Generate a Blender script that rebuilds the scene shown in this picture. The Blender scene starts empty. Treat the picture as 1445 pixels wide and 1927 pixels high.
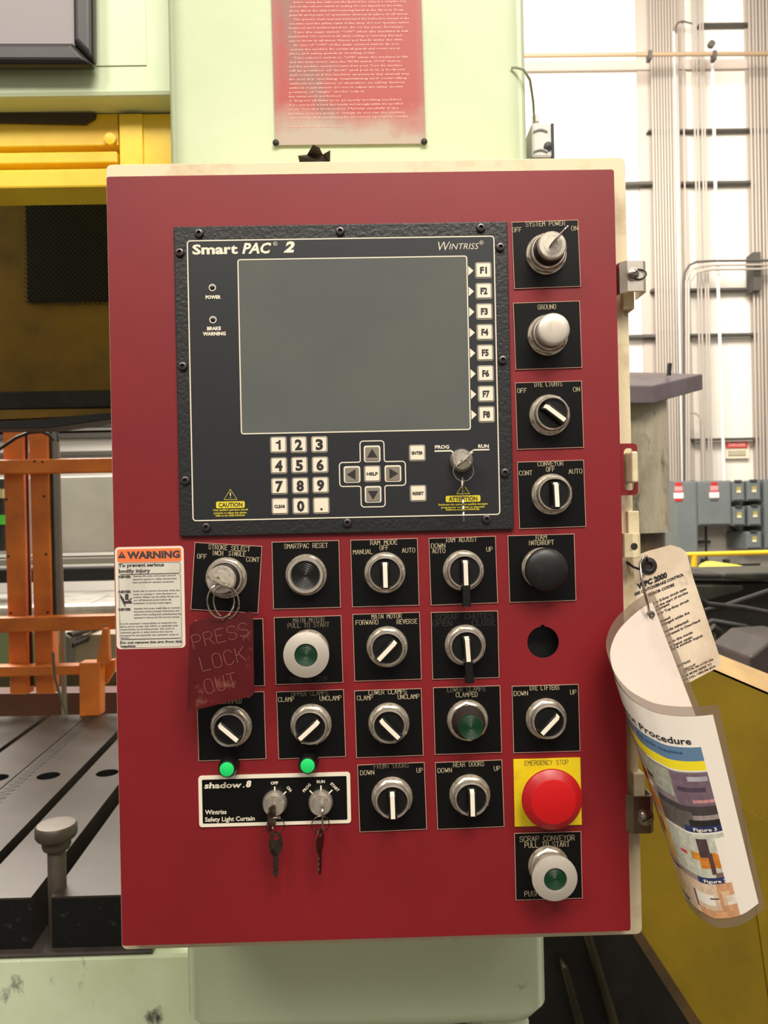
import bpy, bmesh, math, random
from mathutils import Vector as V, Matrix
random.seed(7)
C = bpy.context.scene.collection
sc = bpy.context.scene

# ------------------------------------------------------------------ camera
ZC = 1.35                                   # height of the cabinet centre above the floor
YAW, PITCH, ROLL = -0.014954, 0.00230672, 0.02127188
CAM = V((0.00424014, -0.73939, ZC + 0.04119817))
FPX = 1391.0
CMAT = (Matrix.Rotation(YAW, 3, 'Z') @ Matrix.Rotation(PITCH, 3, 'X') @ Matrix.Rotation(ROLL, 3, 'Y'))
cam_d = bpy.data.cameras.new('camera')
cam = bpy.data.objects.new('camera', cam_d); C.objects.link(cam)
cam_d.sensor_fit = 'VERTICAL'; cam_d.sensor_height = 36; cam_d.lens = FPX/1927*36
cam_d.clip_start = .02; cam_d.clip_end = 200
right, fwd, up = CMAT.col[0], CMAT.col[1], CMAT.col[2]
m4 = Matrix((right, up, -fwd)).transposed().to_4x4(); m4.translation = CAM
cam.matrix_world = m4
cam_d.dof.use_dof = True; cam_d.dof.focus_distance = .73; cam_d.dof.aperture_fstop = 13
sc.camera = cam

# ------------------------------------------------------------------ world, lamps, exposure
sc.view_settings.view_transform = 'Standard'; sc.view_settings.look = 'None'
sc.view_settings.gamma = 1; sc.view_settings.use_curve_mapping = False
sc.view_settings.exposure = 0.0
w = bpy.data.worlds.new('hall_air'); sc.world = w; w.use_nodes = True
bg = w.node_tree.nodes['Background']
bg.inputs[0].default_value = (1.0, .93, .84, 1); bg.inputs[1].default_value = .36
def area(name, loc, target, sx, sy, power, col=(1, .93, .82)):
    d = bpy.data.lights.new(name, 'AREA'); d.shape = 'RECTANGLE'; d.size = sx; d.size_y = sy
    d.energy = power; d.color = col
    o = bpy.data.objects.new(name, d); C.objects.link(o); o.location = loc
    o.rotation_euler = (V(target)-V(loc)).to_track_quat('-Z', 'Y').to_euler()
    return o
area('high_bay_lamp', (.5, -2.3, 4.4), (0, -.2, 1.9), 1.8, 1.4, 160)
area('high_bay_lamp', (-3.0, -4.5, 6.0), (0, 0, 1.6), 2.0, 1.2, 170)
area('high_bay_lamp', (4.0, -5.5, 6.0), (0, 0, 1.6), 2.0, 1.2, 90)
area('high_bay_lamp', (2.5, 4.5, 7.0), (3.5, 9.2, 4.0), 4, 2, 900)
area('high_bay_lamp', (-3.2, 4.2, 5.0), (-1.2, 2.6, .8), 3, 2, 700)
area('high_bay_lamp', (4.2, 1.2, 5.5), (3.0, 1.6, 0), 2, 2, 150)

# ------------------------------------------------------------------ helpers
def ray(px, py):
    return CMAT @ V(((px-722.5)/FPX, 1, -(py-963.5)/FPX))
def U(px, py, Y=0.0):
    d = ray(px, py); return CAM + d*((Y-CAM.y)/d.y)
def UZ(px, py, z):
    d = ray(px, py); return CAM + d*((z-CAM.z)/d.z)
def MMP(Y): return (Y-CAM.y)/FPX           # metres per photo pixel at depth Y

def lin(c):
    return tuple((x/255/12.92 if x/255 <= .04045 else ((x/255+.055)/1.055)**2.4) for x in c)
MATS = {}
def mat(name, col, rough=.5, metal=0., noise=None, bump=None, emit=0, coat=0, spec=None, alpha=None, spots=None):
    """noise=(scale, other colour, lo, hi[, stretch]); spots the same, a second layer; bump=(scale, strength, distance)"""
    if name in MATS: return MATS[name]
    m = bpy.data.materials.new(name); m.use_nodes = True; nt = m.node_tree; N = nt.nodes; L = nt.links
    b = N['Principled BSDF']
    c = (*lin(col), 1)
    b.inputs['Base Color'].default_value = c; b.inputs['Roughness'].default_value = rough
    b.inputs['Metallic'].default_value = metal; b.inputs['Coat Weight'].default_value = coat
    if spec is not None: b.inputs['Specular IOR Level'].default_value = spec
    if emit: b.inputs['Emission Color'].default_value = c; b.inputs['Emission Strength'].default_value = emit
    if alpha is not None: b.inputs['Alpha'].default_value = alpha
    tc = N.new('ShaderNodeTexCoord'); last = None
    for k, nz in enumerate((noise, spots)):
        if not nz: continue
        n = N.new('ShaderNodeTexNoise'); n.inputs['Scale'].default_value = nz[0]; n.inputs['Detail'].default_value = 6
        n.inputs['Roughness'].default_value = .62
        mp = N.new('ShaderNodeMapping'); mp.inputs['Location'].default_value = (k*3.7, 1.3*k, 2.1)
        if len(nz) > 4: mp.inputs['Scale'].default_value = nz[4]
        L.new(tc.outputs['Object'], mp.inputs[0]); L.new(mp.outputs[0], n.inputs['Vector'])
        r = N.new('ShaderNodeMapRange'); r.inputs[1].default_value = nz[2]; r.inputs[2].default_value = nz[3]
        L.new(n.outputs[0], r.inputs[0])
        mx = N.new('ShaderNodeMix'); mx.data_type = 'RGBA'
        L.new(r.outputs[0], mx.inputs[0])
        if last: L.new(last, mx.inputs[6])
        else: mx.inputs[6].default_value = c
        mx.inputs[7].default_value = (*lin(nz[1]), 1); last = mx.outputs[2]
    if last: L.new(last, b.inputs['Base Color'])
    if bump:
        n = N.new('ShaderNodeTexNoise'); n.inputs['Scale'].default_value = bump[0]; n.inputs['Detail'].default_value = 3
        L.new(tc.outputs['Object'], n.inputs['Vector'])
        bp = N.new('ShaderNodeBump'); bp.inputs['Strength'].default_value = bump[1]; bp.inputs['Distance'].default_value = bump[2]
        L.new(n.outputs[0], bp.inputs['Height']); L.new(bp.outputs[0], b.inputs['Normal'])
    MATS[name] = m; return m

class Fr:                                    # a 2-D drawing frame standing in the scene
    def __init__(s, o, x=(1, 0, 0), y=(0, 0, 1)):
        s.o = V(o); s.x = V(x).normalized(); s.y = V(y).normalized(); s.n = s.x.cross(s.y).normalized()
    def p(s, a, b, c=0): return s.o + s.x*a + s.y*b + s.n*c
def PF(px, py, Y=0., rot=0.):                # frame on a plane facing the viewer; rot in degrees, anticlockwise
    r = math.radians(rot); return Fr(U(px, py, Y), (math.cos(r), 0, math.sin(r)), (-math.sin(r), 0, math.cos(r)))

class MB:
    def __init__(s): s.v = []; s.f = []; s.m = []; s.mats = []
    def mi(s, m):
        if m not in s.mats: s.mats.append(m)
        return s.mats.index(m)
    def add(s, vs, fs, m):
        k = len(s.v); s.v += [V(v) for v in vs]; i = s.mi(m)
        s.f += [tuple(k+a for a in f) for f in fs]; s.m += [i]*len(fs)
    def prism(s, poly, fr, d0, d1, m, top=None, inset=0):
        n = len(poly)
        cx = sum(p[0] for p in poly)/n; cy = sum(p[1] for p in poly)/n
        def ins(p):
            if not inset: return p
            L = math.hypot(p[0]-cx, p[1]-cy) or 1; return (p[0]-(p[0]-cx)/L*inset, p[1]-(p[1]-cy)/L*inset)
        a = [fr.p(x, y, d0) for x, y in poly]; b = [fr.p(*ins(p), d1) for p in poly]
        s.add(a+b, [tuple(reversed(range(n)))] + [(i, (i+1) % n, n+(i+1) % n, n+i) for i in range(n)], m)
        s.add(b, [tuple(range(n))], top or m)
    def box(s, lo, hi, m):
        fr = Fr((lo[0], hi[1], lo[2])); s.prism([(0, 0), (hi[0]-lo[0], 0), (hi[0]-lo[0], hi[2]-lo[2]), (0, hi[2]-lo[2])], fr, 0, hi[1]-lo[1], m)
    def pbox(s, x0, y0, x1, y1, Y0, Y1, m):  # box whose front face (at depth Y0) shows at these photo pixels
        a = U(x0, y1, Y0); b = U(x1, y0, Y0); s.box((min(a.x, b.x), Y0, min(a.z, b.z)), (max(a.x, b.x), Y1, max(a.z, b.z)), m)
    def quad(s, pts, Y0, Y1, m, top=None):   # prism from pixel corners (at depth Y0), thickness Y1-Y0 backwards
        fr = Fr((0, Y0, 0)); P = [U(px, py, Y0) for px, py in pts]; P = [(p.x, p.z) for p in P]
        a2 = sum(P[i][0]*P[(i+1) % len(P)][1]-P[(i+1) % len(P)][0]*P[i][1] for i in range(len(P)))
        if a2 < 0: P.reverse()
        s.prism(P, fr, Y0-Y1, 0, m, top)
    def lathe(s, prof, fr, m, seg=32, ph=0., segs=None):
        """prof rows: (radius, height[, material of the band that starts here])"""
        rings = []
        for row in prof:
            r, h = row[0], row[1]
            rings.append([fr.p(r*math.cos(2*math.pi*i/seg+ph), r*math.sin(2*math.pi*i/seg+ph), h) for i in range(seg)])
        for k in range(len(prof)-1):
            mm = prof[k][2] if len(prof[k]) > 2 else m
            if prof[k][0] == 0 and prof[k+1][0] == 0: continue
            s.add(rings[k]+rings[k+1], [(i, (i+1) % seg, seg+(i+1) % seg, seg+i) for i in range(seg)], mm)
        if prof[-1][0] > 1e-9: s.add(rings[-1], [tuple(range(seg))], prof[-1][2] if len(prof[-1]) > 2 else m)
    def tube(s, pts, r, m, seg=8, closed=False):
        pts = [V(p) for p in pts]; n = len(pts); rings = []; ref = None
        rr = r if isinstance(r, (list, tuple)) else [r]*n
        for i, p in enumerate(pts):
            a = pts[(i-1) % n] if (closed or i > 0) else p; b = pts[(i+1) % n] if (closed or i < n-1) else p
            t = (b-a).normalized()
            if ref is None:
                ref = t.orthogonal().normalized()
            ref = (ref - t*ref.dot(t)).normalized(); q = t.cross(ref)
            rings.append([p+ref*rr[i]*math.cos(2*math.pi*k/seg)+q*rr[i]*math.sin(2*math.pi*k/seg) for k in range(seg)])
        vs = [v for R in rings for v in R]; fs = []
        for i in range(n if closed else n-1):
            j = (i+1) % n
            if closed and j == 0:            # close the loop at the best matching phase
                best = min(range(seg), key=lambda o: sum((rings[i][k]-rings[0][(k+o) % seg]).length for k in range(seg)))
                fs += [(i*seg+k, i*seg+(k+1) % seg, (k+1+best) % seg, (k+best) % seg) for k in range(seg)]
            else: fs += [(i*seg+k, i*seg+(k+1) % seg, j*seg+(k+1) % seg, j*seg+k) for k in range(seg)]
        if not closed: fs += [tuple(reversed(range(seg))), tuple((n-1)*seg+k for k in range(seg))]
        s.add(vs, fs, m)
    def flat(s, geo, fr, m, h=0., warp=None):
        vs, fs = geo
        s.add([(warp(x, y) if warp else fr.p(x, y, h)) for x, y in vs], fs, m)
    def build(s, name, parent=None, smooth=None, bevel=0, org=None, bseg=2):
        me = bpy.data.meshes.new(name)
        lo = [min(v[i] for v in s.v) for i in range(3)]; hi = [max(v[i] for v in s.v) for i in range(3)]
        o0 = V(org) if org else V(((lo[0]+hi[0])/2, (lo[1]+hi[1])/2, lo[2]))
        me.from_pydata([tuple(v-o0) for v in s.v], [], s.f)
        for m in s.mats: me.materials.append(m)
        me.polygons.foreach_set('material_index', s.m)
        bm = bmesh.new(); bm.from_mesh(me); bmesh.ops.remove_doubles(bm, verts=bm.verts, dist=1e-6)
        bmesh.ops.recalc_face_normals(bm, faces=bm.faces); bm.to_mesh(me); bm.free()
        if smooth:
            me.shade_smooth(); me.set_sharp_from_angle(angle=math.radians(smooth))
        o = bpy.data.objects.new(name, me); C.objects.link(o)
        WO[o.name] = o0
        if parent: o.parent = parent; o.location = o0-WO[parent.name]
        else: o.location = o0
        if bevel:
            md = o.modifiers.new('bevel', 'BEVEL'); md.width = bevel; md.segments = bseg; md.limit_method = 'ANGLE'; md.angle_limit = math.radians(50)
            md.harden_normals = False
        return o
WO = {}
def empty(name, loc):
    o = bpy.data.objects.new(name, None); C.objects.link(o); o.location = loc; WO[o.name] = V(loc); o.empty_display_size = .05; return o
def tag(o, label=None, cat=None, group=None, kind=None):
    if label: o['label'] = label
    if cat: o['category'] = cat
    if group: o['group'] = group
    if kind: o['kind'] = kind
    return o

def rrect(w_, h_, r, n=4, cx=0, cy=0):
    P = []
    for (sx, sy, a0) in ((1, -1, -90), (1, 1, 0), (-1, 1, 90), (-1, -1, 180)):
        for k in range(n+1):
            a = math.radians(a0+90*k/n); P.append((cx+sx*(w_/2-r)+r*math.cos(a), cy+sy*(h_/2-r)+r*math.sin(a)))
    return P
def circ(r, n=24, cx=0, cy=0): return [(cx+r*math.cos(2*math.pi*i/n), cy+r*math.sin(2*math.pi*i/n)) for i in range(n)]
def band(pts, w_, closed=True):              # a printed line of width w_ along a 2-D polyline
    n = len(pts); vs = []; fs = []
    for i, (x, y) in enumerate(pts):
        a = pts[(i-1) % n] if (closed or i) else pts[i]; b = pts[(i+1) % n] if (closed or i < n-1) else pts[i]
        dx, dy = b[0]-a[0], b[1]-a[1]; L = math.hypot(dx, dy) or 1; nx, ny = -dy/L*w_/2, dx/L*w_/2
        vs += [(x+nx, y+ny), (x-nx, y-ny)]
    for i in range(n if closed else n-1):
        j = (i+1) % n; fs.append((2*i, 2*i+1, 2*j+1, 2*j))
    return vs, fs

# solid lettering (built-in font), fitted to a cap height and, if given, a width
_cap = {}
def glyphs(s, h, w_=None, bold=0., shear=0., align='C', res=2):
    cu = bpy.data.curves.new('lettering', 'FONT'); cu.body = s; cu.offset = bold; cu.shear = shear
    cu.resolution_u = res; cu.size = 1
    ob = bpy.data.objects.new('lettering', cu); me = ob.to_mesh()
    vs = [(v.co.x, v.co.y) for v in me.vertices]; fs = [tuple(p.vertices) for p in me.polygons]
    ob.to_mesh_clear(); bpy.data.objects.remove(ob); bpy.data.curves.remove(cu)
    if not vs: return [], []
    x0 = min(v[0] for v in vs); x1 = max(v[0] for v in vs)
    ky = h/.70; kx = ky if w_ is None else w_/(x1-x0)
    ax = {'C': (x0+x1)/2, 'L': x0, 'R': x1}[align]
    return [((x-ax)*kx, (y-.35)*ky) for x, y in vs], fs

# single-stroke engraver's alphabet on a 4 x 6 grid
SF = {
'A': [[(0,0),(1.7,6),(2.3,6),(4,0)],[(.7,2.2),(3.3,2.2)]], 'B': [[(0,0),(0,6),(3,6),(4,5.2),(4,3.8),(3,3.1),(0,3.1)],[(3,3.1),(4,2.3),(4,.8),(3,0),(0,0)]],
'C': [[(4,4.8),(3,6),(1,6),(0,4.8),(0,1.2),(1,0),(3,0),(4,1.2)]], 'D': [[(0,0),(0,6),(2.8,6),(4,4.8),(4,1.2),(2.8,0),(0,0)]],
'E': [[(4,6),(0,6),(0,0),(4,0)],[(0,3.1),(3,3.1)]], 'F': [[(4,6),(0,6),(0,0)],[(0,3.1),(3,3.1)]],
'G': [[(4,4.8),(3,6),(1,6),(0,4.8),(0,1.2),(1,0),(3,0),(4,1.2),(4,2.8),(2.4,2.8)]], 'H': [[(0,0),(0,6)],[(4,0),(4,6)],[(0,3.1),(4,3.1)]],
'I': [[(2,0),(2,6)]], 'J': [[(3.4,6),(3.4,1.2),(2.4,0),(1,0),(0,1.2)]], 'K': [[(0,0),(0,6)],[(4,6),(0,2.6)],[(1.3,3.6),(4,0)]],
'L': [[(0,6),(0,0),(3.8,0)]], 'M': [[(0,0),(0,6),(2,2.8),(4,6),(4,0)]], 'N': [[(0,0),(0,6),(4,0),(4,6)]],
'O': [[(1,0),(0,1.2),(0,4.8),(1,6),(3,6),(4,4.8),(4,1.2),(3,0),(1,0)]], 'P': [[(0,0),(0,6),(3,6),(4,5.2),(4,3.6),(3,2.8),(0,2.8)]],
'R': [[(0,0),(0,6),(3,6),(4,5.2),(4,3.8),(3,3),(0,3)],[(2.2,3),(4,0)]], 'S': [[(4,5),(3,6),(1,6),(0,5.1),(0,4),(1,3.2),(3,2.8),(4,2),(4,.9),(3,0),(1,0),(0,1)]],
'T': [[(0,6),(4,6)],[(2,6),(2,0)]], 'U': [[(0,6),(0,1.2),(1,0),(3,0),(4,1.2),(4,6)]], 'V': [[(0,6),(2,0),(4,6)]],
'W': [[(0,6),(.9,0),(2,4),(3.1,0),(4,6)]], 'Y': [[(0,6),(2,3),(4,6)],[(2,3),(2,0)]], ' ': []}
def engraved(s, h, w_=None, sw=.00045):
    k = h/6; adv = 5.6*k; kx = k
    if w_: adv = w_/(len(s)-.28) ; kx = adv/5.6
    vs = []; fs = []; L = adv*(len(s)-1)+4*kx
    for i, ch in enumerate(s):
        for st in SF[ch]:
            for a, b in zip(st, st[1:]):
                p = V((a[0]*kx+i*adv-L/2, a[1]*k-h/2)); q = V((b[0]*kx+i*adv-L/2, b[1]*k-h/2)); d = (q-p).normalized()*sw/2; n = V((-d.y, d.x))
                o = len(vs); vs += [tuple(p-d+n), tuple(p-d-n), tuple(q+d-n), tuple(q+d+n)]; fs.append((o, o+1, o+2, o+3))
    return vs, fs

# ------------------------------------------------------------------ materials
CREAM = mat('print_cream', (232, 222, 200), .6)
BLACKP = mat('black_plastic', (16, 15, 15), .32, coat=.1)
PLATE = mat('engraved_black_laminate', (12, 11, 11), .42, spec=.22)
EDGE = mat('laminate_core', (196, 150, 130), .6)
ENGR = mat('engraved_fill', (212, 196, 160), .7)
ENGRDIM = mat('engraved_unfilled', (62, 58, 54), .7)
ENGRMID = mat('engraved_worn_fill', (128, 118, 98), .7)
RED = mat('red_cabinet_paint', (132, 18, 27), .50, noise=(2.2, (117, 15, 24), .4, .65), bump=(700, .12, .0004), spots=(9, (96, 26, 24), .68, .8))
BEIGE = mat('beige_cabinet_enamel', (226, 210, 174), .5, noise=(14, (182, 160, 120), .52, .72), spots=(60, (120, 92, 62), .66, .74))
NICKEL = mat('satin_nickel', (226, 218, 204), .33, .8, noise=(220, (196, 184, 168), .5, .7), bump=(900, .06, .0003))
NUTM = mat('plated_nut', (220, 210, 194), .30, .85, noise=(140, (168, 154, 134), .5, .68))
CAPM = mat('brushed_aluminium', (214, 205, 192), .42, .55, noise=(60, (190, 172, 146), .58, .75))
STEEL = mat('bright_steel', (176, 166, 154), .25, 1.)
DKSTEEL = mat('dull_key_steel', (112, 98, 88), .36, 1., noise=(150, (74, 62, 54), .45, .7))
WHITEP = mat('white_pointer', (236, 226, 206), .45)
GLENS = mat('green_lens_dark', (4, 52, 26), .42)
GLIT = mat('green_lens_light', (30, 196, 98), .35, emit=.25)
EST = mat('emergency_red', (196, 16, 22), .38)
EST2 = mat('emergency_red_rim', (176, 20, 26), .34)
YEL = mat('legend_yellow', (232, 204, 24), .5, noise=(45, (206, 172, 24), .55, .75))
DARKINK = mat('dark_ink', (40, 34, 36), .7)
GREEN = mat('machine_green_paint', (216, 228, 194), .42, noise=(3.0, (206, 220, 182), .4, .65), spots=(16, (140, 148, 124), .69, .8), bump=(60, .08, .002))
GREENW = mat('worn_machine_green', (204, 214, 182), .5, noise=(5, (188, 198, 162), .4, .65), spots=(20, (70, 66, 66), .62, .72, (1, 1, .55)), bump=(60, .1, .002))
YPAINT = mat('yellow_machine_paint', (244, 208, 58), .36, noise=(6, (230, 186, 44), .4, .7), bump=(40, .15, .003))
YDARK = mat('grimy_shaded_yellow', (150, 112, 22), .6, noise=(5, (104, 78, 20), .4, .7), spots=(30, (50, 36, 16), .66, .8))  # yellow base darkened for the shade in the slide recess, plus grime spots
BLACK = mat('black_steel', (20, 18, 18), .5)
GRIME = mat('grimy_black_metal', (30, 26, 24), .55, noise=(20, (52, 44, 38), .45, .7))
ORANGE = mat('orange_guard_paint', (224, 122, 40), .45, noise=(5, (170, 84, 32), .4, .7), spots=(40, (92, 50, 28), .68, .78))
WALLW = mat('white_wall_sheet', (226, 220, 210), .75)
# ------------------------------------------------------------------ the hall
CONC = mat('concrete_floor', (84, 76, 68), .6, noise=(1.5, (62, 56, 50), .4, .7))
b = MB(); b.box((-12, -8, -.2), (14, 9.7, 0), CONC); tag(b.build('floor', org=(0, 0, -.2)), kind='structure')
b = MB(); b.box((-12, 9.5, 0), (14, 9.7, 9.5), WALLW); wb = b.build('wall_back'); tag(wb, kind='structure')

# ------------------------------------------------------------------ the press
press = empty('stamping_press', (0, .55, 0)); tag(press, 'pale green stamping press frame carrying the red control cabinet on its column', 'press')
# column with rounded vertical corners, standing between the two bolster bays
cl, cr = U(309, 150, .2).x, U(996, 150, .2).x
zb = U(1000, 1921, .2).z-.018
def colprof(x0, x1, y0, y1, r):
    return [(x+cx*1.0, y) for x, y, cx in []] or rrect(x1-x0, y1-y0, r, 6, (x0+x1)/2, -(y0+y1)/2)
b = MB(); fr = Fr((0, 0, zb+.045), (1, 0, 0), (0, -1, 0))
P = rrect(cr-cl, .75, .03, 6, (cl+cr)/2, -(.2+.375))
def ring_prism(b, P, levels, m):
    n = len(P); cx = sum(p[0] for p in P)/n; cy = sum(p[1] for p in P)/n; rings = []
    for z, ins in levels:
        rings.append([(p[0]-(math.copysign(1, p[0]-cx))*ins, -(p[1]-(math.copysign(1, p[1]-cy))*ins), z) for p in P])
    vs = [v for R in rings for v in R]; fs = [tuple(range(n)), tuple((len(rings)-1)*n+i for i in range(n))]
    for k in range(len(rings)-1): fs += [(k*n+i, k*n+(i+1) % n, (k+1)*n+(i+1) % n, (k+1)*n+i) for i in range(n)]
    b.add(vs, fs, m)
ring_prism(b, P, [(zb, .03), (zb+.01, .012), (zb+.03, 0), (3.2, 0)], GREEN)
b.build('column', press, smooth=40)
# lower apron under the column, and the bed on the left of it
b = MB(); b.box((cl+.02, .225, 0), (cr-.02, .95, zb+.004), GREENW); b.build('column_foot', press, bevel=.01)
bedx1 = U(350, 1860, .46).x
b = MB(); zl = U(120, 1799, .487).z
b.box((-2.3, .487, 0), (cl-.004, 1.75, zl), GREENW); b.build('bed', press, bevel=.008)
# crown on the left with recessed panel edge
b = MB(); zc0 = U(150, 181, .28).z
b.box((-2.3, .28, zc0), (cl-.002, .45, 3.2), GREEN); b.build('crown', press, bevel=.006)
b = MB(); b.box((-2.3, .452, 2.65), (cl-.002, 1.0, 3.2), GREEN); b.build('crown_light_block', press, bevel=.006)  # unseen box added to block light from above, keeping the slide recess dark
b = MB(); b.pbox(-400, -400, 265, 131, .2785, .285, GREEN); b.build('crown_panel', press, bevel=.0008)
# padded window in the crown panel
RUB = mat('black_rubber_seal', (38, 34, 36), .38)
GREYP = mat('grey_glazing', (150, 142, 144), .5)
b = MB(); b.pbox(-400, -400, 150, 92, .262, .272, GREYP); wg = b.build('window_pane', press)
def seal(name, pts):
    b = MB(); b.quad(pts, .25, .272, RUB); return b.build(name, press, bevel=.008, bseg=4)
seal('window_seal', [(-440, 77), (134, 77), (175, 119), (-480, 118)])
seal('window_seal', [(131, -400), (170, -440), (174, 116), (136, 76)])
seal('window_seal', [(-480, -440), (170, -440), (131, -400), (-440, -400)]); seal('window_seal', [(-480, -440), (-440, -400), (-440, 77), (-480, 118)])

# engraved red instruction plate riveted on the column
PLR = mat('weathered_red_sign', (168, 70, 66), .55)
def sign_mat():
    nt = PLR.node_tree; N = nt.nodes; L = nt.links; bs = N['Principled BSDF']
    tc = [n for n in N if n.type == 'TEX_COORD'][0]; sx = N.new('ShaderNodeSeparateXYZ'); L.new(tc.outputs['Object'], sx.inputs[0])
    nz = N.new('ShaderNodeTexNoise'); nz.inputs['Scale'].default_value = 14; nz.inputs['Detail'].default_value = 5; L.new(tc.outputs['Object'], nz.inputs['Vector'])
    def math_(op, a, b_, clamp=False):
        n = N.new('ShaderNodeMath'); n.operation = op; n.use_clamp = clamp
        for i, x in enumerate((a, b_)):
            if isinstance(x, (int, float)): n.inputs[i].default_value = x
            else: L.new(x, n.inputs[i])
        return n.outputs[0]
    nn = math_('MULTIPLY', math_('SUBTRACT', nz.outputs[0], .5), .10)
    # overspray: along the lower edge, on the right edge and in a slanting streak
    x = math_('ADD', sx.outputs[0], nn); z = math_('ADD', sx.outputs[2], nn)
    low = math_('MULTIPLY', math_('SUBTRACT', .045, z), 28, True)
    st = math_('ADD', x, math_('MULTIPLY', z, .42)); st = math_('ABSOLUTE', math_('ADD', st, -.028 + .04), 0)
    streak = math_('MULTIPLY', math_('SUBTRACT', .026, st), 30, True)
    edge = math_('MULTIPLY', math_('SUBTRACT', math_('ABSOLUTE', sx.outputs[0], 0), .085), 60, True)
    def mix(f, a, c2):
        mx = N.new('ShaderNodeMix'); mx.data_type = 'RGBA'; L.new(f, mx.inputs[0])
        if isinstance(a, tuple): mx.inputs[6].default_value = a
        else: L.new(a, mx.inputs[6])
        mx.inputs[7].default_value = (*lin(c2), 1); return mx.outputs[2]
    c = mix(math_('MULTIPLY', streak, .85), (*lin((168, 68, 62)), 1), (128, 108, 98))
    c = mix(math_('MULTIPLY', edge, .5), c, (150, 134, 124)); c = mix(math_('MULTIPLY', low, .85), c, (176, 168, 150))
    L.new(c, bs.inputs['Base Color'])
sign_mat()
SIGNTX = mat('sign_lettering', (232, 170, 156), .5)
b = MB(); b.quad([(506, -170), (788, -172), (801, 270), (518, 273)], .1965, .1985, PLR)
sg = b.build('instruction_sign'); tag(sg, 'weathered red instruction sign with pale print, riveted high on the green column', 'sign')
lines = ['Before setting dies, make sure the flywheel has come to a complete stop', 'and set the selector switch to inching. Do not depend on the brake',
 'alone. Block the slide before placing hands in the die area. Keep', 'guards and point of operation devices in place at all times.', 'The operator must read and understand the instruction manual of the',
 'machine and the safety rules of the shop. Do not operate unless', 'trained and authorized to do so by your foreman.', 'Turn the main switch "OFF" when the machine is left',
 'unattended. Use correct tools when setting or removing dies and', 'use lockout at all times. Never put hands under the slide', 'In case of "OFF" of the main control switch do not',
 'operate the machine. Be certain all guards and covers are in', 'place and safety guards in working order.', 'Turn selector switch to "OFF" when the machine is idle',
 'and the main motor, turn the "RUN switch STOP" button', 'and the machine operators leave their post. Turn the machine', 'off at position of "inch" and put it in a lockout',
 'and contact us if the machine operates in any unusual way', 'do not try checking, maintaining and controlling', 'without modification or alteration on safety devices',
 'without requirements. Do not to adjust the safety circuits', 'position of "single" stroke only is', 'the same work performed', '3. Report all failures to properly working machines',
 '4. Do not work around dies nearby and strongly within the specified', 'area. See the Instruction Manual carefully if the', 'machine you are going to change do not run the machine',
 'The safety and machining by incorrect operation results', '', 'and qualified personnel.']
b = MB()
for i, t in enumerate(lines):
    if not t: continue
    y = 268-(len(lines)-i)*8.05-22
    x1 = 772-random.random()*22 if len(t) > 44 else 560+len(t)*3.6
    x0 = 545 if t[0].islower() or i > 22 else 553
    g = glyphs(t, MMP(.1965)*3.6, MMP(.1965)*(x1-x0), .018, res=1, align='L'); b.flat(g, PF(x0-random.random()*3, y, .1962), SIGNTX)
tx = b.build('lettering', sg)
for (px, py) in ((519, 269), (798, 267)):
    b = MB(); b.lathe([(.0042, 0), (.004, .0015), (.002, .003), (0, .0034)], PF(px, py, .1965), GRIME, 12); b.build('rivet', sg, smooth=40)

# cable and junction box on the right flank of the column
b = MB(); b.tube([U(x, y, Y) for x, y, Y in ((962, 127, .1985), (972, 127, .197), (985, 131, .197), (997, 150, .21), (1003, 190, .25), (1006, 235, .28), (1006, 262, .28))], .0017, mat('painted_cable', (160, 162, 140), .6), 6)
tag(b.build('sensor_cable', smooth=50), 'thin pale cable looping off the column edge down to the white box', 'cable')
jb = empty('junction_box', U(1021, 300, .26)); tag(jb, 'small white junction box showing behind the column edge above the cabinet', 'box')
WBOX = mat('white_box_enamel', (214, 212, 208), .45)
b = MB(); b.pbox(1001, 229, 1038, 297, .26, .34, WBOX); b.build('box_body', jb, bevel=.004)
b = MB(); b.pbox(1038.5, 232, 1042, 297, .262, .335, BLACK); b.build('box_flange', jb)
b = MB(); b.lathe([(.006, 0), (.006, .002), (0, .003)], PF(1031, 276, .26), BLACK, 12); b.build('box_screw', jb)
b = MB()
for yy in (247, 285): b.tube([U(1004+k*4.4, yy-4*math.sin(k/6*math.pi), .2585) for k in range(7)], .0012, mat('embossed_grey', (186, 188, 190), .5), 6)
b.build('embossing', jb)
b = MB(); b.tube([U(1008, 219, .28), U(1008, 231, .28)], .005, WBOX, 10); b.build('cable_gland', jb)

# ------------------------------------------------------------------ slide and yellow guard beam
slide = empty('press_slide', (U(100, 780, .8).x, .8, U(100, 780, .8).z)); tag(slide, 'yellow press slide hanging in the opening, its bright front beam under the green crown', 'press slide')
b = MB(); b.pbox(-500, 213, 222, 284, .322, .36, YPAINT); b.build('beam_plate', slide, bevel=.002)
b = MB(); b.pbox(-500, 314, 330, 362, .300, .36, YPAINT); b.build('beam_lip', slide, bevel=.003)
b = MB(); b.pbox(-500, 284, 220, 316, .312, .36, YPAINT); b.build('beam_step', slide, bevel=.002)
b = MB(); b.pbox(225, 213, 267, 315, .316, .36, YPAINT); b.build('beam_upright', slide, bevel=.002)
b = MB(); b.pbox(269, 213, 330, 315, .320, .36, YPAINT); b.build('beam_upright', slide, bevel=.002)
b = MB(); b.lathe([(.0092, 0), (.0092, .003), (.0085, .0055), (0, .0075)], PF(209, 264, .322), YPAINT, 20); b.build('bolt_head', slide, smooth=40)
b = MB(); b.quad([(-60, 213), (180, 213), (178, 222), (160, 233), (-60, 229)], .3175, .322, mat('peeling_black_tape', (58, 46, 34), .7)); b.build('tape_patch', slide)
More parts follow.
